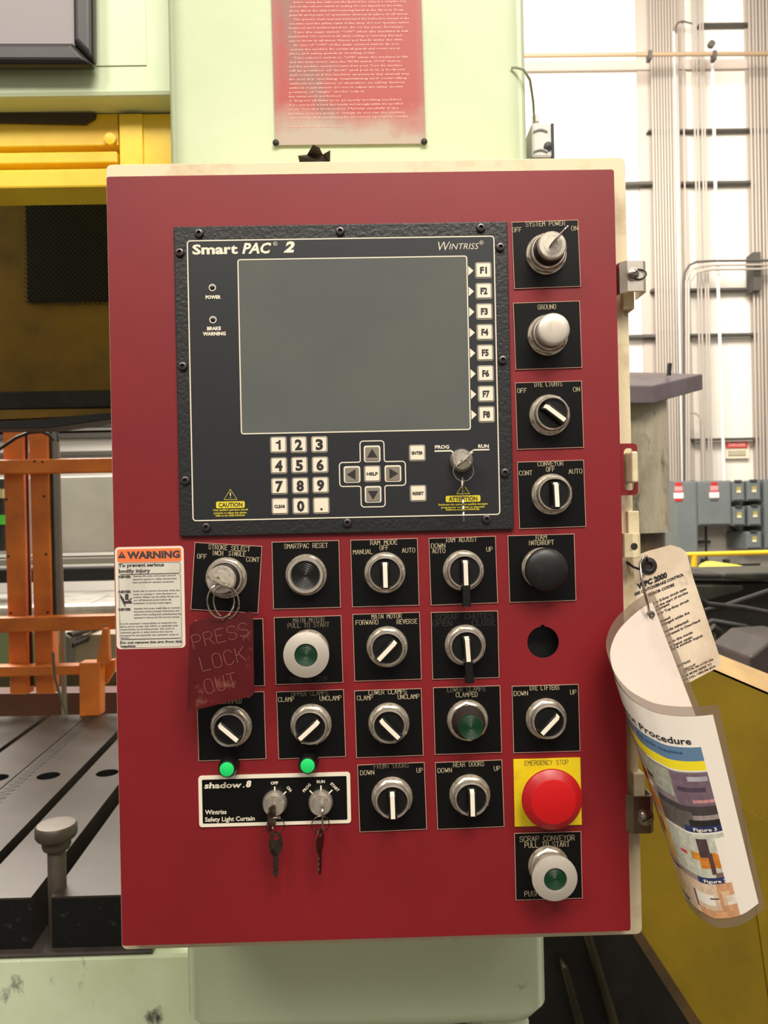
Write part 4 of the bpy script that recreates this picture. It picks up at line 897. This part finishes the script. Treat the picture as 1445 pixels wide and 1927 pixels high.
# ------------------------------------------------------------------ far wall services on the right
WY = 9.3
def wpx(n): return n*MMP(WY)
CONDM = mat('grey_conduit', (168, 158, 148), .5, .1); CONDW = mat('white_conduit', (238, 234, 228), .4); STRUT = mat('dark_strut', (74, 70, 66), .7)
rack = empty('conduit_rack', U(1330, 905, WY)); tag(rack, 'tall bank of grey conduits strapped to dark struts on the far white wall', 'conduits')
for (y, x0, x1) in ((43.5, 1316, 1412), (243.5, 1221, 1450), (344, 1178, 1230), (342.5, 1281, 1416), (545, 1228, 1276), (544, 1292, 1424), (624, 1240, 1296), (632, 1184, 1238), (629, 1300, 1428), (827, 1284, 1302), (826, 1306, 1432)):
    b = MB(); b.pbox(x0, y-(1.8 if y < 50 else 3.2), x1, y+(1.8 if y < 50 else 3.2), 9.36, 9.465, STRUT); b.build('strut', rack)
def cond(x0, x1, y0=-60, y1=906, r=2.2, m=None, Y=9.3):
    b = MB(); b.tube([U(x0, y0, Y), U(x1, y1, Y)], MMP(Y)*r, m or CONDM, 8); b.build('conduit', rack, smooth=50)
for i in range(9): cond(1223+i*5.6, 1241+i*5.2, r=2.3, Y=9.34)
cond(1268, 1284, 60, 906, 2.2, CONDW); cond(1273, 1288, 52); cond(1282, 1297, -60, 906, 1.6)
for x in (1301, 1307, 1315, 1320): cond(x, x+20, r=1.9)
for x in (1408, 1415, 1421, 1428, 1434, 1441, 1447): cond(x, x+17, r=2.2, Y=9.34)
b = MB(); b.tube([U(1340, 100, 9.2), U(1344, 260, 9.2), U(1348, 440, 9.2), U(1363, 910, 9.2)], MMP(9.2)*2.9, CONDW, 10); b.build('conduit', rack, smooth=50)
b = MB(); b.tube([U(x, y, 9.25) for x, y in ((1272, 60), (1272, 48), (1277, 42), (1285, 40), (1296, 43), (1302, 44))], MMP(9.2)*1.6, STRUT, 8); b.build('conduit', rack, smooth=50)
for k in range(3):
    d = k*8
    b = MB(); b.tube([U(x, y, 9.1) for x, y in ((1287+d*.6, 906), (1286+d*.6, 530), (1289+d*.7, 512+d), (1297+d*.8, 499+d*.9), (1310+d, 493+d), (1340, 491+d), (1460, 490+d))], MMP(9.1)*2.2, CONDM if k else STRUT, 8); b.build('conduit', rack, smooth=50)
b = MB(); b.pbox(1419, 474, 1431, 546, 9.2, 9.4, STRUT); b.build('bracket', rack)
b = MB(); b.tube([U(x, y, 9.2) for x, y in ((1298, 777), (1306, 777), (1314, 781), (1320, 790), (1322, 806), (1324, 906))], MMP(9.2)*1.8, CONDM, 8); b.build('conduit', rack, smooth=50)
pp = MB(); pp.tube([U(900, 106, 8.9), U(1228, 102.5, 8.9), U(1470, 101, 8.9)], MMP(8.9)*4.0, mat('tan_pipe', (150, 128, 102), .45), 12)
wp = pp.build('overhead_pipe', smooth=50); tag(wp, 'long horizontal pipe crossing high in front of the far wall', 'pipe')
for x in (1224, 1346):
    b = MB(); b.pbox(x-3, 94, x+3, 110, 8.85, 8.95, STRUT); b.build('pipe_clamp', wp)
b = MB(); b.lathe([(0, -.02), (.045, -.02), (.045, .03), (0, .035)], PF(1338, 84, 8.9), STRUT, 16); b.build('valve', wp, smooth=40)
# horizontal girt edge / cladding step on the wall
b = MB(); b.pbox(985, 110, 1445, 134, 9.44, 9.5, mat('wall_step', (180, 166, 156), .8)); b.build('wall_rail', wb)
b = MB(); b.pbox(1216, -80, 1286, 906, 9.47, 9.5, mat('wall_post', (176, 164, 154), .8)); b.build('wall_post', wb)
b = MB(); b.pbox(1420, -80, 1600, 906, 9.47, 9.5, MATS['wall_post']); b.build('wall_post', wb)

EB = mat('electrical_grey', (112, 118, 118), .5, noise=(1.5, (104, 110, 110), .4, .6)); EBD = mat('electrical_dark', (60, 60, 60), .6)
def ebox(x0, y0, x1, y1, label, name='switch_box', sticker=None, Y=8.9, cat='electrical box', group=None):
    e = empty(name, U((x0+x1)/2, y1, Y+.2)); tag(e, label, cat, group)
    b = MB(); b.pbox(x0, y0, x1, y1, Y, WY+.14, EB); b.build('box_body', e, bevel=.01)
    b = MB(); b.pbox(x0+2.0, y0+3, x1-2.0, y1-3, Y-.02, Y, EB); dd = b.build('box_door', e, bevel=.006)
    if sticker == 'tag':
        xc = (x0+x1)/2 if x1-x0 > 40 else x0+3
        for (a, c, w_, cc) in ((1, 7, 6, (196, 40, 44)), (8, 17, 7, (228, 150, 150)), (17, 20, 8, (190, 50, 80)), (20, 31, 9, (232, 222, 220)), (31, 36, 7, (90, 84, 80) if x1-x0 > 40 else (190, 40, 44))):
            b = MB(); b.pbox(xc-w_, y0+2+a, xc+w_, y0+2+c, Y-.03, Y-.021, mat('tag_%d_%d' % (cc[0], cc[1]), cc, .5)); b.build('tag_panel', e)
    elif sticker == 'dot':
        xc = (x0+x1)/2+1; yc = y0+.42*(y1-y0)
        b = MB(); b.pbox(xc-3.5, yc-5, xc+4.5, yc+1, Y-.03, Y-.02, mat('label_olive', (168, 152, 84), .5)); b.build('rating_label', e)
        b = MB(); b.pbox(xc-3.5, yc+1, xc+4, yc+6, Y-.03, Y-.02, mat('label_cream', (222, 214, 180), .5)); b.build('rating_label', e)
        b = MB(); b.pbox(xc-6, y0-2, xc+6, y0+2, Y-.04, Y, EBD); b.build('switch_lever', e)
    return e
SG = 'small switch boxes on the far wall'
ebox(1274, 905, 1311, 1046, 'tall narrow grey electrical enclosure at the left end of the wall boxes', 'electrical_enclosure', 'tag')
ebox(1313, 904, 1375, 990, 'wide grey electrical enclosure with a red and white tag on its door', 'electrical_enclosure', 'tag')
ebox(1377, 905, 1401, 944, 'small grey switch box, upper left of the five', sticker='dot', group=SG); ebox(1405, 904, 1431, 943, 'small grey switch box, upper right of the five', sticker='dot', group=SG)
ebox(1378, 953, 1402, 990, 'small grey switch box, middle left of the five', sticker='dot', group=SG); ebox(1408, 951, 1432, 990, 'small grey switch box, middle right of the five', sticker='dot', group=SG)
ebox(1404, 1000, 1433, 1034, 'small grey switch box, lowest of the five', sticker='dot', group=SG); ebox(1440, 900, 1500, 1034, 'grey electrical enclosure cut by the right edge of the picture', 'electrical_enclosure')
b = MB(); b.tube([U(x, y, 9.3) for x, y in ((1374, 992), (1386, 1000), (1398, 1008), (1406, 1010))], .02, EBD, 8); tag(b.build('flexible_conduit', smooth=50), 'grey flexible conduit drooping to the lowest switch box', 'conduit')
b = MB(); b.tube([U(1328, 990, 9.35), U(1329, 1066, 9.35), U(1360, 1064, 9.35), U(1430, 1062, 9.35)], .016, EBD, 8)
b.pbox(1317, 1017, 1337, 1023, 9.3, 9.4, EBD); b.pbox(1324, 1052, 1333, 1068, 9.3, 9.4, EBD); b.pbox(1366, 1053, 1373, 1064, 9.3, 9.4, EBD); tag(b.build('low_pipework', smooth=50), 'thin dark pipework low on the wall below the wide enclosure', 'pipe')
ds = MB(); ds.pbox(1366, 830, 1409, 863, 9.44, 9.5, mat('sign_white', (226, 214, 190), .5)); dsg = ds.build('danger_sign'); tag(dsg, 'small danger sign with a red header on the far wall above the switch boxes', 'sign')
ds = MB(); ds.pbox(1367, 831, 1407, 843, 9.42, 9.44, mat('sign_red', (196, 60, 58), .5)); ds.build('red_header', dsg)
b = MB(); txt('DANGER', 1387, 837, 6, 32, mat('sign_header_ink', (238, 190, 180), .5), 9.41, B=b); b.pbox(1371, 847, 1403, 857, 9.425, 9.44, mat('sign_grey', (176, 166, 142), .6)); b.build('lettering', dsg)

# handrail and yellow hump
YB_ = mat('safety_yellow', (240, 196, 40), .4)
hr_ = empty('handrail', U(1305, 1090, 5.2)); tag(hr_, 'yellow steel handrail in front of the wall boxes', 'handrail')
b = MB(); b.tube([U(1270, 1044.5, 5.2), U(1500, 1038, 5.2)], MMP(5.2)*4.6, YB_, 12); b.build('rail', hr_, smooth=50)
b = MB(); b.tube([U(1305.5, 1046, 5.2), U(1307, 1120, 5.2)], MMP(5.2)*6, YB_, 12); b.build('post', hr_, smooth=50)
b = MB(); n = 12; fr = Fr((0, 4.4, 0)); pts = [(1358, 1079), (1360, 1073), (1366, 1067), (1376, 1063), (1388, 1063), (1410, 1067), (1445, 1074), (1500, 1082), (1500, 1090), (1358, 1090)]
b.quad(pts, 4.4, 4.8, mat('bright_yellow_cover', (244, 226, 52), .4)); tag(b.build('yellow_cover', bevel=.02), 'bright yellow rounded machine cover below the handrail at the right edge', 'cover')

# dark machinery
mc = empty('dark_machinery', U(1350, 1400, 2.6)); tag(mc, 'dark oily machinery with hoses between the handrail and the yellow bin', 'machine')
OG = mat('oily_green_metal', (48, 50, 38), .45, noise=(6, (26, 26, 22), .4, .65)); OD = mat('oily_black', (24, 23, 21), .5, noise=(8, (44, 40, 34), .45, .7))
def mq(name, pts, Y0, Y1, m): b = MB(); b.quad(pts, Y0, Y1, m); return b.build(name, mc, bevel=.01)
mq('top_plate', [(1210, 1077), (1362, 1080), (1362, 1090), (1210, 1088)], 2.9, 3.3, GRIME); mq('top_plate', [(1362, 1079), (1520, 1076), (1520, 1096), (1362, 1090)], 2.85, 3.3, OG)
mq('housing', [(1210, 1092), (1520, 1096), (1520, 1420), (1210, 1420)], 3.1, 3.6, OD); mq('side_plate', [(1210, 1100), (1400, 1100), (1400, 1112), (1300, 1140), (1210, 1128)], 2.9, 3.05, OG)
mq('block', [(1412, 1236), (1450, 1205), (1520, 1200), (1520, 1300), (1412, 1300)], 1.9, 2.2, mat('grimy_brown_block', (62, 52, 48), .5, noise=(6, (36, 30, 28), .4, .65)))
for (p, r, Y, mm) in ((((1306, 1108), (1318, 1128), (1332, 1137), (1400, 1144), (1460, 1156)), .012, 2.4, GRIME), (((1325, 1150), (1360, 1142), (1400, 1128), (1460, 1108)), .012, 2.45, GRIME),
        (((1340, 1180), (1352, 1188), (1352, 1215), (1340, 1230)), .018, 2.3, OD), (((1350, 1204), (1376, 1212), (1400, 1222), (1430, 1240)), .024, 2.3, GRIME), (((1300, 1190), (1340, 1170), (1400, 1180), (1460, 1210)), .016, 2.6, OD)):
    b = MB(); b.tube([U(x, y, Y) for x, y in p], r, mm, 10); b.build('hose', mc, smooth=50)
b = MB(); b.tube([U(1412+17*math.cos(t), 1222-17*math.sin(t), 2.1) for t in [k*math.pi*2/20 for k in range(20)]], .009, mat('grey_green_ring', (74, 82, 74), .5, .3), 10, True); b.build('flange_ring', mc, smooth=50)
b = MB(); b.lathe([(0, 0), (.022, 0), (.02, .03), (0, .034)], PF(1414, 1222, 2.1), OD, 20); b.build('fitting', mc, smooth=40)
mq('lower_frame', [(1000, 1700), (1230, 1700), (1420, 2100), (990, 2100)], 1.06, 1.3, OD)
mq('leg', [(1098, 1750), (1112, 1750), (1176, 1960), (1156, 1960)], 1.0, 1.05, mat('olive_grime', (58, 50, 22), .6, noise=(6, (36, 30, 18), .4, .65))); mq('leg', [(1058, 1820), (1070, 1820), (1120, 1990), (1100, 1990)], 1.0, 1.05, MATS['olive_grime'])
# yellow bin
BN = mat('olive_yellow_bin', (140, 114, 12), .5, noise=(4, (120, 98, 14), .4, .65), spots=(14, (96, 76, 18), .68, .78))
RIM = mat('worn_tan_rim', (206, 170, 112), .5, noise=(8, (176, 142, 96), .4, .7))
bn = empty('scrap_bin', U(1340, 2300, .5)); tag(bn, 'large olive yellow scrap bin with a worn tan rim at the lower right', 'bin')
b = MB(); b.quad([(1080, 1150), (1340, 1258), (1445, 1303), (1560, 1360), (1560, 2200), (1490, 2200), (1200, 1764), (1150, 1690), (1080, 1650)], .50, .53, BN); b.build('front_panel', bn)
b = MB(); b.quad([(1396, 1518), (1560, 1612), (1560, 2200), (1500, 2200), (1450, 1900)], .497, .5, BN); b.build('side_panel', bn, bevel=.001)
b = MB(); A_ = [U(x, y, .50) for x, y in ((1080, 1150), (1340, 1258), (1445, 1303), (1560, 1360))]; B_ = [U(x, y, .62) for x, y in ((1080, 1112), (1352, 1231), (1445, 1268), (1560, 1316))]
dn = V((0, 0, -.004)); vs = [p for p in A_+B_]+[p+dn for p in A_+B_]
b.add(vs, [(i, i+1, 5+i, 4+i) for i in range(3)]+[(8+i, 12+i, 13+i, 9+i) for i in range(3)]+[(i, 8+i, 9+i, i+1) for i in range(3)]+[(4+i, 5+i, 13+i, 12+i) for i in range(3)]+[(0, 4, 12, 8), (3, 11, 15, 7)], RIM); b.build('rim', bn)
b = MB(); b.quad([(1186, 1752), (1206, 1752), (1342, 1960), (1325, 1970)], .485, .50, mat('rusty_edge', (84, 62, 30), .6, noise=(12, (58, 44, 26), .4, .7))); b.build('edge_angle', bn)

# ------------------------------------------------------------------ hydraulic cylinder behind the cabinet
hy = empty('steel_column', U(1200, 1300, 1.5)); tag(hy, 'stained pale cylindrical column with a dark plate on top, right behind the cabinet', 'column')
HYM = mat('stained_casting', (178, 168, 146), .5, noise=(5, (96, 84, 60), .42, .66, (1, 1, .4)), spots=(16, (52, 44, 34), .57, .72, (1, 1, .5)))
def vcyl(name, cxp, rp, ya, yb, Y, m, par):
    r = rp*MMP(Y); c = U(cxp, (ya+yb)/2, Y); za, zb_ = U(cxp, ya, Y).z, U(cxp, yb, Y).z
    b = MB(); b.lathe([(0, 0), (r, 0), (r, za-zb_), (0, za-zb_)], Fr((c.x, Y+r, zb_), (1, 0, 0), (0, 1, 0)), m, 48); return b.build(name, par, smooth=40)
vcyl('cylinder', 1196, 92, 730, 1004, 1.4, HYM, hy); vcyl('piston_rod', 1200, 84, 1001, 1400, 1.45, mat('brown_sleeve', (112, 94, 68), .4, noise=(5, (60, 46, 36), .4, .7, (3, 3, .3))), hy)
b = MB(); PLM = mat('purple_grey_plate', (110, 98, 104), .4, .2, noise=(6, (84, 72, 74), .4, .7))
top = [U(1100, 702, 1.62), U(1187, 700, 1.62), U(1322, 704, 1.60), U(1228, 726, 1.33), U(1100, 724, 1.33)]
bot = [p+V((0, .0, -.050)) for p in top]
n = 5; b.add(top+bot, [tuple(range(n)), tuple(reversed(range(n, 2*n)))]+[(i, (i+1) % n, n+(i+1) % n, n+i) for i in range(n)], PLM); b.build('cap_plate', hy, bevel=.003)
b = MB(); b.tube([U(1258, 706, 1.5), U(1259.5, 684, 1.5)], .0075, BLACK, 10); b.build('stud', hy, smooth=50)

# ------------------------------------------------------------------ papers hanging at the right edge
# thin card tag with fault codes
CARD = mat('yellowed_card', (232, 214, 190), .55, noise=(14, (202, 180, 154), .42, .66), spots=(30, (120, 104, 88), .62, .82))
KY = .030
tp_ = [(1140, 1088), (1190, 1048), (1222, 1036), (1262, 1025.5), (1280, 1031), (1291, 1039), (1303, 1085), (1356, 1243), (1353, 1254), (1299, 1283), (1216, 1300), (1150, 1180)]
Pk = [U(x, y, KY) for x, y in tp_]; poly = [(p.x, p.z) for p in Pk]; hk = U(1218, 1066, KY)
b = MB(); holed(b, poly, [circ(.0028, 12, hk.x, hk.z)], Fr((0, KY, 0)), 0, .0008, CARD, 0, CARD); kt = b.build('fault_code_tag'); tag(kt, 'grimy cream card tag listing error codes behind the laminated sheet', 'tag')
b = MB(); b.lathe([(0, .0009, mat('eyelet_hole_view', (150, 142, 128), .6)), (.0034, .0009, GRIME), (.0036, .0028), (.0054, .0034), (.0074, .0022), (.0084, .0022), (.0090, .0012)], Fr(U(1219.5, 1065, KY)), GRIME, 28); b.build('eyelet', kt, smooth=40)
KINK = mat('black_print', (40, 36, 36), .6)
b = MB()
def kt_(s, px, py, h, w_, rot, bold=.01, shear=.0): txt(s, px, py, h, w_, KINK, KY-.0012, bold+.012, shear, rot, 'R', b)
kt_('WPC 2000', 1255, 1081, 9.5, 60, 21, .05, .2)
kt_('WINTRISS CLUTCH/BRAKE CONTROL', 1286, 1080.5, 5, 120, 21, .03, .2); kt_('ERROR CODES', 1269, 1099.5, 5, 54, 21, .03, .2)
for (s, x, y, w_) in (('Interlock or E-Stop circuit open', 1291, 1107, 92), ('Fault at the start of stroke', 1294, 1114, 84), ('not jumped', 1259, 1136, 34), ('Ground or Top-Stop circuit', 1296, 1129, 86), ('missed', 1261, 1161, 24), ('Setting changed while the', 1297, 1152, 84),
        ('No mode selected', 1295, 1168, 66), ('Both buttons pressed in One-Hand', 1317, 1167, 110), ('not in the mode', 1303, 1189, 56), ('Stop input open', 1302, 1198, 58), ('Pressure switch input', 1322, 1195, 84)):
    kt_(s, x, y, 4.6, w_, 23, .015)
for (s, x, y, w_) in (('WINTRISS', 1299, 1243, 34), ('GROUP', 1309, 1250, 26), ('ACTON, MA 01720 USA', 1342, 1240, 62), ('FOR MORE REFER TO', 1339, 1249, 60), ('OR CALL 1-800-586-8324', 1346, 1253, 66)): kt_(s, x, y, 3.9, w_, 23, .01, .1)
b.build('lettering', kt)
# steel ring through both papers
b = MB(); PR = [(1176, 1052, .028), (1184, 1062, .022), (1196, 1070, .018), (1208, 1072, .010), (1210, 1062, .005), (1214, 1053, .010), (1222, 1052, .018)]
b.tube([U(*p) for p in PR], .0011, GRIME, 8); b.build('x', None)
bpy.data.objects.remove(bpy.data.objects['x'])
b = MB(); b.tube([U(*p) for p in ((1150, 1030, .06), (1170, 1048, .03), (1180, 1058, .020), (1192, 1067, .014), (1206, 1072, .014), (1216, 1078, .03))], .0013, GRIME, 8)
tag(b.build('hanger_wire', smooth=60), 'dark bent wire reaching from behind the door to the tag eyelet', 'wire')
b = MB(); b.tube([U(*p) for p in ((1219, 1058, .030), (1217, 1047, .022), (1209, 1049, .014), (1204, 1062, .008), (1207, 1088, .002), (1213, 1115, -.001), (1219, 1140, .000), (1221, 1150, .004), (1219, 1154, .014))], .0013, STEEL, 8)
tag(b.build('hanging_loop', smooth=60), 'bright steel wire loop joining the card tag to the laminated sheet', 'wire')
# curled laminated sheet
TOP = [(1229, 1112, .020), (1204, 1124, .010), (1174, 1148, -.010), (1152, 1174, -.022), (1140.5, 1207, -.035), (1145, 1238, -.048), (1158, 1268, -.058), (1180, 1295, -.066), (1206, 1312, -.072), (1239, 1325, -.077), (1293, 1330, -.080), (1351, 1326, -.078)]
BOT = [(1384, 1500, .030), (1350, 1530, .020), (1320, 1570, .005), (1300, 1615, -.010), (1288, 1655, -.026), (1288, 1686, -.042), (1296, 1705, -.052), (1309, 1720, -.060), (1327, 1734, -.066), (1354, 1746, -.070), (1400, 1738, -.072), (1440, 1708, -.068)]
TW = [U(*p) for p in TOP]; BW = [U(*p) for p in BOT]
def cr(Pl, t):
    n = len(Pl)-1; i = min(int(t), n-1); f = t-i
    p0, p1, p2, p3 = Pl[max(i-1, 0)], Pl[i], Pl[i+1], Pl[min(i+2, n)]
    return .5*((2*p1)+(p2-p0)*f+(2*p0-5*p1+4*p2-p3)*f*f+(3*p1-p0-3*p2+p3)*f**3)
# arc length table along the top edge
tab = [0.]; NS = 220
for i in range(NS): tab.append(tab[-1]+(cr(TW, (i+1)*11/NS)-cr(TW, i*11/NS)).length)
LT = tab[-1]
def tpar(u):
    s = max(0, min(1, u))*LT
    import bisect
    i = max(0, min(NS-1, bisect.bisect_right(tab, s)-1)); return (i+(s-tab[i])/(tab[i+1]-tab[i]))*11/NS
def S(u, v):
    t = tpar(u); a, c = cr(TW, t), cr(BW, t); return a+(c-a)*v
def Sn(u, v):
    e = .004; du = S(min(u+e, 1), v)-S(max(u-e, 0), v); dv = S(u, v+.01)-S(u, v-.01); return dv.cross(du).normalized()
LEN = (BW[-1]-TW[-1]).length
LAM = mat('clear_laminate', (126, 108, 92), .3, alpha=.66)
NU, NV = 72, 30
vs = [S(i/NU, j/NV) for j in range(NV+1) for i in range(NU+1)]; fs = [(j*(NU+1)+i, j*(NU+1)+i+1, (j+1)*(NU+1)+i+1, (j+1)*(NU+1)+i) for j in range(NV) for i in range(NU)]
b = MB(); b.add(vs, fs, LAM); ls = b.build('laminated_sheet', smooth=80); tag(ls, 'curled laminated lockout procedure sheet with photos, hanging beside the cabinet', 'sheet')
print('outward', Sn(.9, .5), 'LT', LT, 'LEN', LEN)
mu, mv = .0072/LT, .0085/LEN              # laminate margins
random.seed(3)
def blk(u, v, R, dflt):                     # colour blocks of the printed pictures: (u0,v0,u1,v1,col)
    c = dflt
    for (u0, v0, u1, v1, cc) in R:
        if u0 <= u <= u1 and v0 <= v <= v1: c = cc
    return c
def page(u, v):
    """u from the right edge of the sheet (0) leftwards (1); v down"""
    W_ = (232, 222, 210)
    if u < (.115 if v < .60 else .155 if v < .8 else .13): return W_
    if .185 < v < .245: return (92, 122, 150)
    if .245 <= v < .25: return (60, 70, 80)
    if .25 <= v < .292: return (232, 212, 40)
    if v > .965 or v < .292: return W_
    if u < .36:
        if .296 < v < .57: return blk(u, v, [(.27, .30, .36, .42, (158, 160, 144)), (.115, .30, .26, .46, (112, 92, 104)), (.12, .32, .20, .34, (170, 164, 170)), (.14, .37, .25, .385, (76, 64, 78)), (.115, .42, .20, .44, (190, 130, 130)), (.115, .45, .36, .49, (66, 60, 60)), (.22, .48, .36, .56, (92, 84, 80)), (.115, .49, .21, .52, (150, 136, 132)), (.115, .515, .24, .54, (40, 38, 40)), (.115, .54, .26, .57, (42, 50, 96))], (128, 116, 116))
        if v < .58: return W_
        if v < .775: return blk(u, v, [(.16, .66, .27, .70, (206, 138, 48)), (.15, .67, .24, .73, (198, 120, 44)), (.19, .60, .23, .68, (78, 60, 60)), (.18, .66, .20, .76, (84, 62, 58)), (.29, .675, .32, .69, (190, 60, 50)), (.115, .755, .19, .775, (116, 92, 88))], (188, 188, 172))
        if v < .80: return (42, 50, 96) if u < .27 else (150, 130, 120)
        if v < .805: return W_
        return blk(u, v, [(.115, .805, .20, .965, (196, 146, 110)), (.15, .84, .19, .90, (210, 176, 140)), (.22, .85, .30, .90, (224, 218, 206)), (.12, .86, .17, .90, (216, 204, 190)), (.30, .85, .315, .93, (120, 96, 90)), (.20, .865, .24, .872, (90, 76, 70)), (.115, .92, .30, .96, (200, 148, 106))], (208, 182, 154))
    if v < .56: return blk(u, v, [(.36, .30, 1, .40, (160, 164, 148)), (.40, .395, .62, .49, (206, 142, 66)), (.42, .41, .48, .45, (70, 50, 40)), (.50, .405, .56, .45, (72, 52, 42)), (.38, .43, .41, .45, (232, 224, 216)), (.36, .38, .40, .40, (60, 50, 50)), (.36, .49, .62, .54, (196, 122, 52)), (.62, .40, .80, .56, (110, 70, 60))], (150, 140, 126))
    if v < .79: return blk(u, v, [(.36, .56, .44, .76, (206, 170, 90)), (.44, .56, .50, .70, (130, 86, 70)), (.50, .56, .62, .78, (146, 64, 62)), (.40, .60, .42, .66, (70, 66, 66))], (170, 150, 120))
    if v < .805: return (42, 50, 96)
    if v > .93 and v < .955 and u > .34: return (52, 66, 96)
    return (196, 166, 110) if v < .95 else W_
PNU, PNV = 150, 130
me_v = []; me_f = []; cols = []
for j in range(PNV+1):
    for i in range(PNU+1):
        u = mu+(1-2*mu)*i/PNU; v = mv+(1-2*mv)*j/PNV; me_v.append(tuple(S(u, v)))
for j in range(PNV):
    for i in range(PNU):
        me_f.append((j*(PNU+1)+i, j*(PNU+1)+i+1, (j+1)*(PNU+1)+i+1, (j+1)*(PNU+1)+i)); u = 1-(mu+(1-2*mu)*(i+.5)/PNU); v = mv+(1-2*mv)*(j+.5)/PNV
        c_ = page(u, v); q_ = 1 if min(c_) > 200 or (c_[2] > c_[0] and v < .3) or (v < .3) else .93+.13*random.Random((i//2)*977+(j//3)*131).random(); cols.append(lin(tuple(min(255, x*q_) for x in c_)))
OUT = Sn(.9, .5); sg_ = 1 if OUT.y < 0 else -1
def sheet_layer(name, off, m, colors=None):
    me = bpy.data.meshes.new(name); vv = []
    for j in range(PNV+1):
        for i in range(PNU+1):
            u = mu+(1-2*mu)*i/PNU; v = mv+(1-2*mv)*j/PNV; vv.append(tuple(S(u, v)+Sn(u, v)*sg_*off-WO[ls.name]))
    me.from_pydata(vv, [], me_f); me.materials.append(m); me.shade_smooth()
    if colors:
        ca = me.color_attributes.new('print', 'FLOAT_COLOR', 'CORNER'); flat_ = []
        for c in colors: flat_ += [c[0], c[1], c[2], 1.]*4
        ca.data.foreach_set('color', flat_)
    o = bpy.data.objects.new(name, me); C.objects.link(o); o.parent = ls; WO[o.name] = WO[ls.name]; return o
PAPER = mat('blank_paper_back', (232, 216, 204), .6, noise=(14, (218, 202, 190), .45, .7))
PRN = mat('printed_page', (230, 220, 210), .3, coat=.2); nt = PRN.node_tree; at_ = nt.nodes.new('ShaderNodeVertexColor'); at_.layer_name = 'print'; nt.links.new(at_.outputs[0], nt.nodes['Principled BSDF'].inputs['Base Color'])
sheet_layer('printed_face', .0005, PRN, cols); sheet_layer('blank_back', -.0005, PAPER)
b = MB()
def on_sheet(s, ur, v, h, w_, m, bold=.0):     # right end of the words at distance ur from the right edge
    vs, fs = glyphs(s, h, w_, bold, align='R')
    out = [S(1-ur+x/LT, v-y/LEN)+Sn(1-ur+x/LT, v-y/LEN)*sg_*.0009 for x, y in vs]; b.add(out, fs, m)
on_sheet('Lockout/Tagout Procedure', .145, .155, .0056, .125, KINK, .02)
on_sheet('Follow these steps to lock out this side machine', .19, .208, .0026, .13, mat('blue_print_ink', (44, 70, 110), .5), .01)
on_sheet('Press 70', .62, .272, .0040, .04, KINK, .03); on_sheet('AIDA', .47, .335, .0036, .016, KINK, .05)
on_sheet('Figure 3', .135, .556, .0030, .022, CREAM, .02); on_sheet('Figure 2', .15, .789, .0028, .022, CREAM, .02); on_sheet('Figure 4', .36, .942, .0026, .022, CREAM, .02)
b.build('lettering', ls)
b = MB(); gr = V(U(1219, 1156, -.0)); b.lathe([(.0014, 0), (.0018, .0012), (.0034, .0010), (.0038, 0)], Fr(S(.062, .088)+V((0, -.002, 0))), STEEL, 20); b.build('eyelet', ls, smooth=40)

# anything top-level that is still without a label would be a slip: checked here while building
for o in C.objects:
    if o.parent is None and o.type in ('MESH', 'EMPTY') and 'label' not in o and o.get('kind') != 'structure': print('UNLABELLED', o.name)
